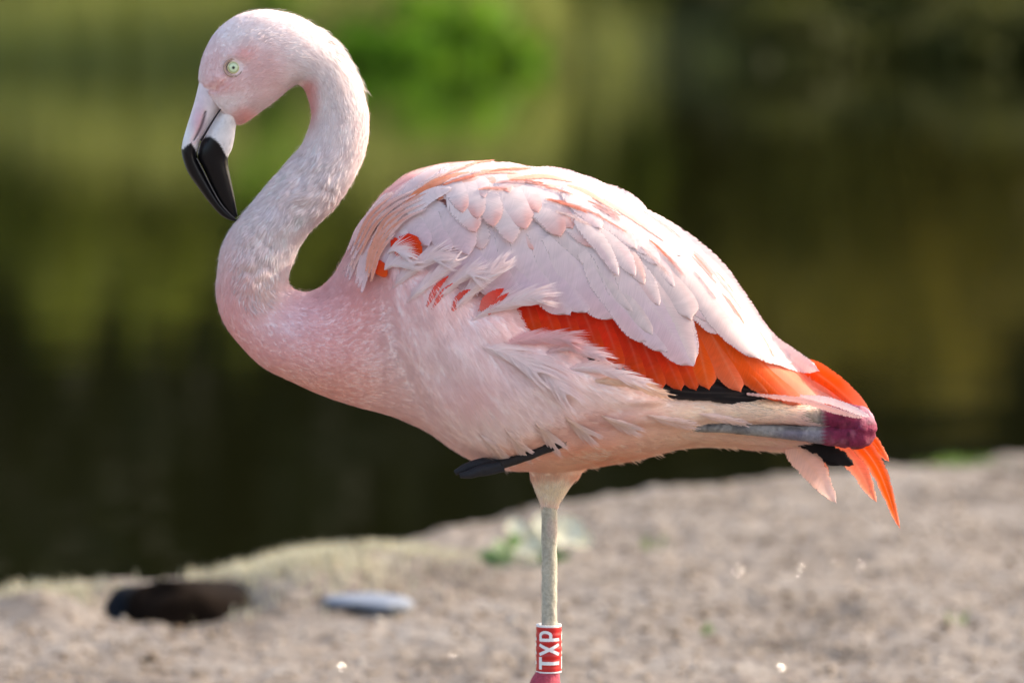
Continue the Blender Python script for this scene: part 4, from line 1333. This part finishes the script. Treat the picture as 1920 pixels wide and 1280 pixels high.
# --- tail
tail_v, tail_f = loft_rings(loft_pairs([(1470, 730, 1470, 840, 0.030, 0.0), (1520, 760, 1515, 846, 0.026, 0.0), (1570, 790, 1555, 850, 0.016, 0.0), (1605, 815, 1590, 852, 0.006, 0.0)], 20, 20))
TAIL = mesh_obj('tail', tail_v, tail_f, M_BODY, FL, np.tile(C_SALMON, (len(tail_v), 1)))
for sp, w, a, b, dp, pt in [([(1540, 760), (1610, 800), (1668, 866)], 34, C_ORANGE, C_ORANGE, (-0.03, -0.02, -0.01), 0.2), ([(1560, 780), (1640, 868), (1688, 992)], 38, C_ORANGE, C_ORANGE * 0.95, (-0.03, -0.02, -0.01), 0.55),
                            ([(1555, 800), (1605, 870), (1644, 942)], 44, C_SALMON, C_SALMON, (-0.02, -0.01, 0.0), 0.45), ([(1470, 810), (1520, 872), (1569, 944)], 58, np.array([0.86, 0.52, 0.42]), np.array([0.88, 0.66, 0.60]), (-0.02, -0.015, -0.01), 0.4),
                            ([(1580, 800), (1630, 850), (1662, 900)], 24, C_ORANGE, C_SALMON, (-0.01, 0.0, 0.01), 0.4), ([(1550, 810), (1590, 862), (1622, 905)], 30, C_ORANGE * 0.9, C_SALMON, (0.0, 0.0, 0.01), 0.4), ([(1500, 820), (1535, 870), (1556, 925)], 34, C_SALMON, C_SALMON, (0.0, 0.0, 0.01), 0.4)]:
    feather(sp, w, [(0, a), (0.6, a), (1, b)], 0, TAIL, tip=0.6, point=pt, depth=dp, edge=(np.array([0.9, 0.5, 0.36]), 0.3), shaft=(np.array([0.9, 0.5, 0.3]), 0.4), fray=0.10, camber=0.003, name='tail_feather')
for sp, w, dp in [([(1440, 790), (1530, 835), (1602, 872)], 34, (-0.03, -0.022, -0.018)), ([(1460, 800), (1530, 842), (1578, 872)], 30, (-0.02, -0.015, -0.012))]:
    feather(sp, w, [(0, C_BLACK), (1, C_BLACK)], 0, TAIL, tip=0.3, depth=dp, fray=0.12, name='flight_feather')

# --- flank plumes curling over the wing edge
PL = [([(705, 590), (745, 530), (800, 488), (828, 490)], 64, C_WHITE, 0.30, 0), ([(735, 600), (790, 540), (860, 484)], 46, C_WHITE, 0.5, 1), ([(770, 620), (830, 550), (872, 517), (890, 520)], 56, C_WHITE, 0.35, 0),
      ([(820, 620), (880, 548), (948, 490)], 64, C_WHITE, 0.3, 1), ([(835, 650), (900, 590), (975, 562), (1016, 560)], 74, C_WHITE, 0.2, 0), ([(870, 675), (960, 642), (1040, 634), (1072, 642)], 60, np.array([0.82, 0.56, 0.56]), 0.3, 0),
      ([(960, 696), (1040, 656), (1090, 657), (1138, 672)], 52, np.array([0.84, 0.66, 0.66]), 0.2, 0), ([(930, 650), (1000, 680), (1064, 742)], 96, C_WHITE, 0.1, 0), ([(850, 640), (940, 660), (1010, 700)], 90, C_WHITE, 0.1, 0),
      ([(705, 500), (735, 470), (765, 482)], 44, C_WHITE, 0.1, 0), ([(702, 540), (728, 500), (775, 497)], 50, C_WHITE, 0.1, 0), ([(1020, 700), (1110, 690), (1215, 720)], 56, C_WHITE, 0.2, 0), ([(1060, 720), (1160, 715), (1255, 742)], 46, C_CREAM, 0.0, 0),
      ([(760, 640), (820, 600), (880, 600)], 80, C_WHITE, 0.0, 0), ([(800, 690), (880, 660), (960, 690)], 90, C_WHITE, 0.0, 0), ([(960, 740), (1040, 760), (1110, 800)], 90, C_WHITE, 0.0, 0), ([(880, 740), (950, 780), (1000, 830)], 90, C_CREAM, 0.0, 0),
      ([(820, 760), (880, 810), (940, 862)], 80, C_CREAM, 0.0, 0), ([(1050, 730), (1130, 760), (1220, 775)], 70, C_CREAM, 0.0, 0), ([(760, 560), (780, 640), (800, 720)], 80, C_WHITE, 0.0, 0), ([(730, 580), (745, 650), (780, 730)], 60, C_WHITE * 0.9 + C_PINK * 0.1, 0.0, 0)]
def surf_over(px, py):
    return np.minimum(surf(px, py), surf_trunk(px, py) - 0.0165)
for sp, w in [([(800, 575), (820, 538), (842, 516)], 13), ([(810, 580), (830, 548), (850, 530)], 10), ([(848, 585), (864, 555), (884, 542)], 16), ([(900, 585), (920, 558), (946, 540)], 24), ([(915, 590), (932, 566), (955, 548)], 14)]:
    feather(sp, w, [(0, np.array([0.84, 0.22, 0.18])), (1, C_RED)], 1.0 * mm, WINGO, base=surf_over, tip=0.6, point=0.4, fringe=7, rootfade=14, lift=0.004, camber=0.001)
for i, (sp, w, cc, rd, os_) in enumerate(PL[:13]):
    cc = C_HEAD * 0.2 + C_WHITE * 0.8 if cc is C_WHITE else cc
    cb = cc * (1 - rd) + np.array([0.80, 0.14, 0.11]) * rd
    plume(sp, w * 0.95, np.clip(cc * 1.05, 0, 0.95), np.clip(cc * 1.08, 0, 0.96), 3.0 * mm, FL, n=int(120 + w), base=surf_over, lift=0.009, sweep=0.62, seed=i, cbase=cb if rd else None, wb=0.00055, tipfan=0.55)

# thigh feathers hanging over the tucked shank
for i, (sp, w) in enumerate([([(880, 790), (915, 830), (945, 862)], 60), ([(930, 780), (960, 820), (985, 846)], 60), ([(985, 770), (1015, 805), (1040, 830)], 60), ([(1040, 765), (1075, 795), (1105, 815)], 60), ([(1100, 765), (1150, 790), (1190, 806)], 50),
                             ([(1180, 768), (1240, 785), (1300, 798)], 44), ([(1270, 768), (1340, 782), (1400, 796)], 36)]):
    plume(sp, w, C_CREAM * 0.5 + C_WHITE * 0.5, C_WHITE, 5 * mm, FL, n=90, base=surf, lift=0.003, sweep=0.5, seed=50 + i, wb=0.00045, tipfan=0.3)
bx_ = [1085, 1120, 1165, 1200, 1240, 1285, 1325, 1370, 1410, 1450, 1490]
by_ = [872, 868, 860, 856, 842, 834, 832, 834, 838, 842, 842]
rb = np.random.default_rng(9)
for i in range(22):
    x = 1075 + 20 * i + rb.uniform(-8, 8); y = np.interp(x, bx_, by_) - rb.uniform(1, 5)
    plume([(x - 60, y - 30 - (i % 3) * 6), (x - 22, y - 13), (x + 14, y)], rb.uniform(34, 50), np.array([0.86, 0.62, 0.46]), np.array([0.88, 0.68, 0.54]), 1.5 * mm, FL, n=50, base=surf, lift=0.001, sweep=0.6, seed=120 + i, wb=0.00045, tipfan=0.1)
# pink and orange streaks where shoulder meets neck
for i, (sp, w, kd_) in enumerate([([(672, 540), (690, 480), (722, 430)], 34, 0), ([(660, 510), (684, 450), (720, 400)], 30, 1), ([(655, 480), (684, 425), (728, 378)], 28, 0), ([(690, 520), (704, 468), (738, 425)], 30, 2), ([(668, 470), (700, 410), (748, 368)], 24, 2),
                                  ([(700, 470), (728, 420), (775, 388)], 28, 2), ([(648, 520), (668, 462), (700, 412)], 30, 0), ([(690, 440), (730, 392), (785, 362)], 26, 1), ([(720, 440), (752, 402), (800, 380)], 26, 1)]):
    a = [C_PINK * 0.5 + C_WHITE * 0.5, np.array([0.86, 0.52, 0.44]), np.array([0.88, 0.38, 0.25])][kd_]
    for jx in (0, 9, -8):
      sp_ = [(q[0] + jx * 0.6, q[1] + jx) for q in sp]
      feather(sp_, w * 0.36, [(0, a), (0.6, a), (1, a * 0.5 + C_WHITE * 0.5)], (17.5 * float(sstep(690, 740, sp[-1][0])) + 1.5) * mm, WINGO, base=surf_trunk, tip=0.6, point=0.4, fringe=4, rootfade=30, edge=(C_WHITE, 0.35), camber=0.001, nu=22, nv=4)
for sp, w, a in [([(745, 398), (792, 356), (858, 332)], 13, np.array([0.90, 0.30, 0.14])), ([(770, 372), (820, 338), (880, 324)], 11, np.array([0.90, 0.36, 0.20])), ([(735, 405), (780, 372), (835, 352)], 15, np.array([0.88, 0.50, 0.40])), ([(800, 352), (850, 330), (915, 322)], 11, np.array([0.88, 0.40, 0.26])),
                 ([(760, 398), (800, 368), (850, 352)], 34, C_WHITE), ([(860, 336), (910, 322), (975, 324)], 10, np.array([0.88, 0.44, 0.32])), ([(960, 336), (1020, 330), (1080, 342)], 10, np.array([0.88, 0.44, 0.32])), ([(1060, 345), (1110, 366), (1160, 398)], 11, np.array([0.88, 0.46, 0.36])), ([(1130, 372), (1190, 410), (1250, 455)], 11, np.array([0.88, 0.52, 0.44]))]:
    feather(sp, w, [(0, a), (0.6, a), (1, a * 0.6 + C_WHITE * 0.4)], 17.5 * mm, WINGO, tip=0.6, point=0.4, fringe=5, rootfade=30, camber=0.001, nu=22, nv=4)

# --- beak
def beak():
    UP = [(376, 140, 432, 170, 0.018, 0), (371, 165, 424, 192, 0.0185, 0), (364, 193, 410, 211, 0.0180, 0), (356, 219, 394, 234, 0.0170, 0), (348, 245, 380, 256, 0.0160, 0), (342, 268, 372, 276, 0.0155, 0), (341, 289, 370, 294, 0.0150, 0),
          (352, 322, 382, 320, 0.0130, 0), (372, 352, 398, 352, 0.0105, 0), (392, 379, 414, 380, 0.0078, 0), (414, 403, 429, 398, 0.0050, 0), (432, 413, 440, 409, 0.0028, 0), (443, 415, 445, 412, 0.0010, 0)]
    LOW = [(428, 176, 452, 212, 0.016, 0), (420, 196, 447, 224, 0.0185, 0), (408, 213, 442, 240, 0.0190, 0), (393, 236, 440, 256, 0.0188, 0), (381, 258, 435, 279, 0.0180, 0), (372, 278, 428, 294, 0.0170, 0), (371, 296, 428, 309, 0.0158, 0),
           (383, 320, 432, 331, 0.0135, 0), (398, 352, 437, 356, 0.0105, 0), (414, 380, 441, 377, 0.0075, 0), (429, 398, 444, 396, 0.0045, 0), (440, 408, 446, 405, 0.0018, 0)]
    line = np.array([(300, 284), (344, 279), (352, 272), (359, 268), (366, 280), (371, 292), (376, 268), (385, 256), (396, 257), (405, 262), (416, 276), (425, 293), (470, 296)], float)
    pale = np.array([0.78, 0.74, 0.74]); pinkb = np.array([0.72, 0.52, 0.56]); blk = np.array([0.007, 0.006, 0.007])
    out = []
    for nm, pairs, top in (('upper_beak', UP, True), ('lower_beak', LOW, False)):
        v, f = loft_rings(loft_pairs(pairs, 130, 56, 2.1))
        px, py = PX(v)
        yb = np.interp(px, line[:, 0], line[:, 1]) + 1.2 * vnoise(v, 900)
        b = sstep(-2.6, 2.6, py - yb + 1.5 * vnoise(v + 2, 400))
        c = np.tile(pale, (len(v), 1))
        if top:
            w = np.exp(-(((px - 372) / 14) ** 2 + ((py - 225) / 34) ** 2))[:, None] * 0.7
            c = c * (1 - w) + np.array([0.74, 0.36, 0.46]) * w
            w = sstep(250, 175, py)[:, None] * 0.5
            c = c * (1 - w) + pinkb * w
            # dark nostril slit
            a_, b_ = np.array([385, 210.]), np.array([363, 264.])
            t = np.clip(((px - a_[0]) * (b_ - a_)[0] + (py - a_[1]) * (b_ - a_)[1]) / ((b_ - a_) @ (b_ - a_)), 0, 1)
            bow = 3.0 * np.sin(np.pi * t)
            dd = np.hypot(px - a_[0] - t * (b_ - a_)[0] - bow, py - a_[1] - t * (b_ - a_)[1])
            ns = np.exp(-(dd / (1.2 + 1.8 * np.sin(np.pi * np.clip(t * 0.9 + 0.1, 0, 1)))) ** 2)
            rad = v.copy(); rad[:, 1] *= 0
            v[:, 1] += np.sign(-v[:, 1]) * 0.0022 * ns
            c = c * (1 - ns[:, None]) + np.array([0.03, 0.012, 0.02]) * ns[:, None]
            hl = np.exp(-((dd - 4.5) / 2.2) ** 2) * (px < 376 + (230 - py) * 0.25)
            c = c * (1 - 0.4 * hl[:, None]) + np.array([0.80, 0.40, 0.46]) * 0.4 * hl[:, None]
        else:
            w = sstep(235, 205, py)[:, None] * 0.5
            c = c * (1 - w) + np.array([0.80, 0.62, 0.52]) * w
            c = c * (1 - (0.18 * sstep(0.1, 0.6, vnoise(v * np.array([1, 1, .3]), 420)))[:, None])
        c = c * (1 - b[:, None]) + blk * b[:, None]
        out.append(mesh_obj(nm, v, f, M_BILL, FL, c))
    # pale cutting edge along the closed bill and the dark gape line above it
    q = crom([(369, 297), (381, 320), (397, 352), (413, 380), (428, 398), (440, 409)], 40)
    hw = np.interp(np.linspace(0, 1, 40), [0, .2, .4, .6, .8, 1], [0.0146, 0.0130, 0.0100, 0.0074, 0.0045, 0.0018])
    pts = P(q[:, 0], q[:, 1], -hw * 0.96)
    v, f = loft_rings(tube(pts[::3], np.full(len(pts[::3]), 0.00055), 6, 60))
    mesh_obj('beak_edge', v, f, M_BILL, FL, np.tile([0.12, 0.11, 0.11], (len(v), 1)))
    q = crom([(420, 197), (408, 213), (394, 235), (381, 257), (375, 266)], 30)
    hw = np.interp(np.linspace(0, 1, 30), [0, .3, .6, 1], [0.0176, 0.0182, 0.0176, 0.0164])
    pts = P(q[:, 0], q[:, 1], -hw * 0.98)
    v, f = loft_rings(tube(pts[::3], np.linspace(0.0006, 0.0014, len(pts[::3])), 6, 50))
    mesh_obj('gape', v, f, M_BILL, FL, np.tile([0.02, 0.012, 0.016], (len(v), 1)))


beak()

# --- eye
def uv_disc_sphere(r, flat, n=24, m=40):
    vs, fs = [], []
    for i in range(n + 1):
        a = np.pi * i / n
        for j in range(m):
            b = 2 * np.pi * j / m
            vs.append((r * math.sin(a) * math.cos(b), -r * flat * math.cos(a), r * math.sin(a) * math.sin(b)))
    for i in range(n):
        for j in range(m):
            fs.append((i * m + j, i * m + (j + 1) % m, (i + 1) * m + (j + 1) % m, (i + 1) * m + j))
    return np.array(vs), fs


def eye(side):
    ey = float(surf(438, 127))
    c = P(438, 127, ey); c[1] = c[1] * side
    r = 0.0086
    v, f = uv_disc_sphere(r, 0.62)
    d = np.hypot(v[:, 0], v[:, 2]) / r
    cols = np.stack([np.interp(d, [0, .16, .21, .56, .63, .72, .80, .88, 1], q) for q in ([.01, .01, .62, .66, .20, .74, .66, .10, .06], [.01, .012, .74, .76, .21, .70, .56, .06, .04], [.01, .01, .50, .46, .08, .38, .34, .05, .04])], -1)
    v = v * np.array([1, side, 1])
    e = mesh_obj('eye', v + c + np.array([0, 0.0020 * side, 0]), f, mat_attr('eye_%d' % (side > 0), 0.08, 0.6, 300, 0.95, 1.05, 0.0, 0.0001), FL, cols)
    pts = [c + np.array([1.20 * r * math.cos(a), -0.0010 * side, 1.12 * r * math.sin(a)]) for a in np.linspace(0, 2 * np.pi, 26)]
    v2, f2 = loft_rings(tube(pts, np.full(26, 0.0015), 8, 90))
    mesh_obj('eyelid', v2, f2, M_LEG, e, np.tile([0.50, 0.33, 0.27], (len(v2), 1)))
    if side > 0: pass


eye(1)
eye(-1)

# --- legs
def leg_mesh(name, pts, rad, colf, parent, m=20, n=90, flat=None, label=None, knob=False):
    rg = tube(pts, rad, m, n, flat)
    v, f = loft_rings(rg)
    if knob:
        px, py = PX(v)
        cen = np.repeat(rg.mean(1), m, axis=0); cen = np.vstack([cen, v[-2:]])
        k_ = 0.0006 + 0.0022 * sstep(1540, 1575, px) * (px > 1400)
        d = (v - cen); d /= np.linalg.norm(d, axis=1)[:, None] + 1e-9
        v = v + d * (k_ * (0.7 * vnoise(v, 95) + 0.5 * vnoise(v + 5, 230)))[:, None]
    o = mesh_obj(name, v, f, M_LEG, parent, colf(v))
    if label: o['label'] = label
    return o


PXM = 0.0006
def shank_col(v):
    px, py = PX(v)
    b = np.tile([0.46, 0.43, 0.34], (len(v), 1))
    n1 = vnoise(v, 260); n2 = vnoise(v * np.array([1, 1, 0.25]), 180)
    b = b * (1 + 0.16 * n1 + 0.12 * n2)[:, None]
    w = (0.5 * sstep(0.1, 0.6, vnoise(v * np.array([1, 1, .3]) + 5, 140)))[:, None]
    b = b * (1 - w) + np.array([0.50, 0.38, 0.34]) * w
    w = sstep(1235, 1262, py)[:, None]
    b = b * (1 - w) + np.array([0.42, 0.060, 0.095]) * w
    w = sstep(1325, 1370, py)[:, None]
    b = b * (1 - w) + np.array([0.40, 0.36, 0.30]) * w
    return np.clip(b, 0.005, 0.9)


sx = [(1030, 900), (1030, 940), (1030, 1050), (1030, 1165), (1029, 1240), (1027, 1262), (1022, 1285), (1019, 1305), (1020, 1330), (1022, 1360), (1023, 1450), (1022, 1580), (1020, 1626), (1018, 1644)]
sr = [15, 15.5, 14.5, 15, 17, 23, 30, 32, 27, 18, 14, 14.5, 18, 14]
leg_mesh('leg', [P(a, b, STAND_Y) for a, b in sx], np.array(sr) * PXM, shank_col, FL, 28, 260, knob=True, label='bare grey standing leg with red ankle joint')
foot_c = P(1018, 1640, STAND_Y)
fz = float(ground_z(np.array([foot_c[0]]), np.array([foot_c[1]]))[0])
FOOT = leg_mesh('foot', [foot_c + (0, 0, 0.004), (foot_c[0] - 0.02, foot_c[1] - 0.004, fz + 0.010), (foot_c[0] - 0.085, foot_c[1] - 0.004, fz + 0.004)], [0.009, 0.007, 0.003],
                lambda v: np.tile([0.30, 0.20, 0.18], (len(v), 1)), FL, 12, 24)
for a in (-0.55, 0.55):
    leg_mesh('toe', [foot_c + (0, 0, 0.002), (foot_c[0] - 0.025, foot_c[1] + 0.03 * a, fz + 0.009), (foot_c[0] - 0.075 * math.cos(a), foot_c[1] + 0.085 * math.sin(a), fz + 0.004)], [0.008, 0.006, 0.003],
             lambda v: np.tile([0.30, 0.20, 0.18], (len(v), 1)), FOOT, 10, 20)
wv = [foot_c * (1, 1, 0) + (0, 0, fz + 0.007)] + [np.array([foot_c[0] - 0.07 * math.cos(a) * (0.9 + 0.1 * math.cos(6 * a)), foot_c[1] + 0.075 * math.sin(a), fz + 0.004]) for a in np.linspace(-0.55, 0.55, 13)]
mesh_obj('web', np.array(wv), [(0, i, i + 1) for i in range(1, 13)], M_LEG, FOOT, np.tile([0.30, 0.18, 0.16], (14, 1)))


def fold_col(v):
    px, py = PX(v)
    b = np.tile([0.23, 0.215, 0.20], (len(v), 1)) * (1 + 0.25 * vnoise(v * np.array([1.0, 1, 1]), 170) + 0.25 * np.sign(np.sin(px / 6.5)) * 0.35)[:, None]
    seg_ = (np.sin(px / 4.2 + 1.5 * vnoise(v, 90)) > 0.55) * sstep(812, 804, py)
    b = b * (1 - 0.45 * seg_ * sstep(0.0, 0.3, vnoise(v + 6, 60) + 0.15))[:, None]
    w = (0.7 * sstep(0.25, 0.5, vnoise(v + 3, 75)))[:, None]
    b = b * (1 - w) + np.array([0.045, 0.040, 0.045]) * w
    w = (sstep(1420, 1480, px) * sstep(803, 812, py))[:, None] * 0.6
    b = b * (1 - w) + np.array([0.20, 0.18, 0.24]) * w
    w = (sstep(1545, 1520, px) * sstep(797, 790, py) * sstep(1440, 1470, px))[:, None]
    b = b * (1 - w) + np.array([0.36, 0.28, 0.21]) * w
    w = sstep(1536, 1552, px + 3 * np.sin(py * 0.9))[:, None]
    b = b * (1 - w) + np.array([0.20, 0.018, 0.055]) * w
    w = (sstep(1545, 1560, px) * sstep(0.05, 0.5, vnoise(v + 9, 110)))[:, None] * 0.6
    b = b * (1 - w) + np.array([0.30, 0.085, 0.12]) * w
    w = (sstep(1545, 1560, px) * sstep(0.1, 0.5, vnoise(v + 19, 170)))[:, None] * 0.6
    b = b * (1 - w) + np.array([0.06, 0.008, 0.02]) * w
    w = (sstep(1600, 1640, px) * sstep(800, 775, py))[:, None]
    b = b * (1 - w) + np.array([0.42, 0.22, 0.28]) * w  # highlight painted on the heel's upper right
    w = sstep(1100, 1060, px)[:, None]
    b = b * (1 - w) + np.array([0.022, 0.018, 0.018]) * w
    return np.clip(b, 0.004, 0.9)


def sy(px, py, d):
    return float(surf(px, py)) - d


# folded shin end, heel and shank lying along the flank
fp = [(1500, 778, -0.046), (1545, 782, -0.042), (1580, 786, -0.040), (1606, 793, -0.038), (1608, 806, -0.038), (1590, 812, -0.039), (1560, 814, -0.041), (1500, 812, -0.046), (1420, 806, -0.053), (1345, 800, sy(1345, 800, 0.000)),
      (1260, 800, sy(1260, 800, -0.016)), (1160, 806, sy(1160, 806, -0.018)), (1085, 818, sy(1085, 818, -0.012)), (1035, 836, sy(1035, 836, -0.001)), (988, 854, sy(988, 854, 0.004)), (940, 870, sy(945, 862, 0.008)), (905, 876, sy(925, 862, 0.010))]
frd = [13, 19, 28, 33, 34, 30, 22, 14, 11.5, 10.5, 11, 11, 10, 9.5, 9, 9, 9]
FLEG = leg_mesh('leg', [P(*q) for q in fp], np.array(frd) * PXM, fold_col, FL, 36, 360, knob=True, label='folded leg with purple heel joint tucked along the flank')
TC = lambda v: np.tile([0.020, 0.020, 0.024], (len(v), 1))
yt = sy(925, 862, 0.010)
for tp, tr in [([(945, 864), (905, 868), (876, 876), (853, 886)], [9, 10, 9, 5]), ([(940, 872), (905, 880), (882, 888), (862, 891)], [9, 10, 8.5, 5]), ([(945, 876), (915, 884), (890, 890)], [8, 7, 4])]:
    dy = -0.004 if tp[1][1] > 875 else 0.004
    leg_mesh('toe', [P(a, b, yt + dy) for a, b in tp], np.array(tr) * PXM, TC, FLEG, 12, 30)
# pale feathers lying over the heel
for sp, w, a, dp in [([(1400, 738), (1500, 750), (1560, 768), (1620, 784)], 13, np.array([0.88, 0.50, 0.44]), (-0.068, -0.066, -0.064, -0.062)), ([(1500, 742), (1565, 754), (1632, 782)], 15, np.array([0.86, 0.66, 0.66]), (-0.055, -0.060, -0.060))]:
    feather(sp, w, [(0, a), (1, np.clip(a * 1.1, 0, 0.92))], 0, WINGO, depth=dp, tip=0.35, fray=0.03, edge=(C_WHITE, 0.4))

# --- leg band with its code
def leg_band():
    cx, r = 1029.0, 24 * PXM
    top, bot = P(cx, 1173, STAND_Y), P(cx, 1256, STAND_Y)
    H = top[2] - bot[2]
    t = empty('leg_band', (float(top[0]), STAND_Y, float(bot[2])))
    tag(t, 'red plastic leg band with white letters TXP on the standing leg', 'leg band')
    nt_r = mat_plain('band_red', (0.50, 0.012, 0.012), 0.35, 0.5, 60, 0.9, 1.1, 0.05, 0.0003)
    nt_w = mat_plain('band_white', (0.80, 0.80, 0.80), 0.4, 0.5, 60, 0.95, 1.05, 0.05, 0.0003)
    zs = np.linspace(0, 1, 60)
    rr = r * (1 + 0.018 * np.sin(zs * 2 * np.pi * 6.5) * (np.abs(zs - 0.5) < 0.42))
    a = np.linspace(0, 2 * np.pi, 64, endpoint=False)
    prof = [(q, z) for q, z in zip(rr, zs * H)] + [(r * 0.86, z) for z in (H, 0.0)]
    def lathe(prof):
        v = np.array([[q * math.cos(b), q * math.sin(b), z] for q, z in prof for b in a]); n = len(prof)
        f = [(i * 64 + j, i * 64 + (j + 1) % 64, ((i + 1) % n) * 64 + (j + 1) % 64, ((i + 1) % n) * 64 + j) for i in range(n) for j in range(64)]
        return v, f
    mesh_obj('sleeve', *lathe(prof), nt_r, t)
    for z0, z1 in ((H, H + 0.0022), (-0.0016, 0.0)):
        mesh_obj('rim', *lathe([(r * 1.005, z0), (r * 1.005, z1), (r * 0.84, z1), (r * 0.84, z0)]), nt_w, t, smooth=False)
    # letters, in px of the photograph: u across (from band axis), w up from the band foot; read upwards
    def stroke(pts, wd):
        """thick polyline -> quads in (u, w)"""
        out = []
        for (p, q) in zip(pts[:-1], pts[1:]):
            p, q = np.array(p, float), np.array(q, float)
            d = (q - p) / (np.linalg.norm(q - p) + 1e-9); nn = np.array([-d[1], d[0]]) * wd / 2
            e = d * wd * 0.25
            out.append((p - e - nn, q + e - nn, q + e + nn, p - e + nn))
        return out
    zy = lambda zz: (1256 - (1140 + zz / 9.14))
    ux = lambda xx: (960 + xx / 9.14) - cx
    T = stroke([(ux(487), zy(1005)), (ux(487), zy(815))], 6.2) + stroke([(ux(500), zy(912)), (ux(800), zy(912))], 6.4)
    X = stroke([(ux(480), zy(755)), (ux(795), zy(590))], 5.8) + stroke([(ux(480), zy(595)), (ux(795), zy(752))], 5.8)
    arc = [(ux(490), zy(505)), (ux(490), zy(430))] + [(ux(490 + 85 - 85 * math.cos(b)), zy(430 - 62 * math.sin(b))) for b in np.linspace(0.15, math.pi - 0.15, 9)] + [(ux(660), zy(430)), (ux(660), zy(505))]
    Pp = stroke([(ux(485), zy(505)), (ux(800), zy(500))], 6.0) + stroke(arc, 5.4)
    for rot in (0, 120, 240):
        for nm, quads in (('letter', T), ('letter', X), ('letter', Pp)):
            vs, fs = [], []
            for k_, qd in enumerate(quads):
                lv = 1.030 + 0.002 * k_ / max(1, len(quads))
                N_, M_ = 7, 3
                o = len(vs)
                for i in range(N_):
                    for j in range(M_):
                        s_, t_ = i / (N_ - 1), j / (M_ - 1)
                        pq = (qd[0] * (1 - s_) + qd[1] * s_) * (1 - t_) + (qd[3] * (1 - s_) + qd[2] * s_) * t_
                        an = pq[0] * PXM / r * 1.08 + R(rot) - math.pi / 2
                        vs.append((r * lv * math.cos(an), r * lv * math.sin(an), pq[1] * PXM))
                for i in range(N_ - 1):
                    for j in range(M_ - 1):
                        b0 = o + i * M_ + j
                        fs.append((b0, b0 + M_, b0 + M_ + 1, b0 + 1))
            mesh_obj(nm, np.array(vs), fs, nt_w, t, smooth=True)


leg_band()
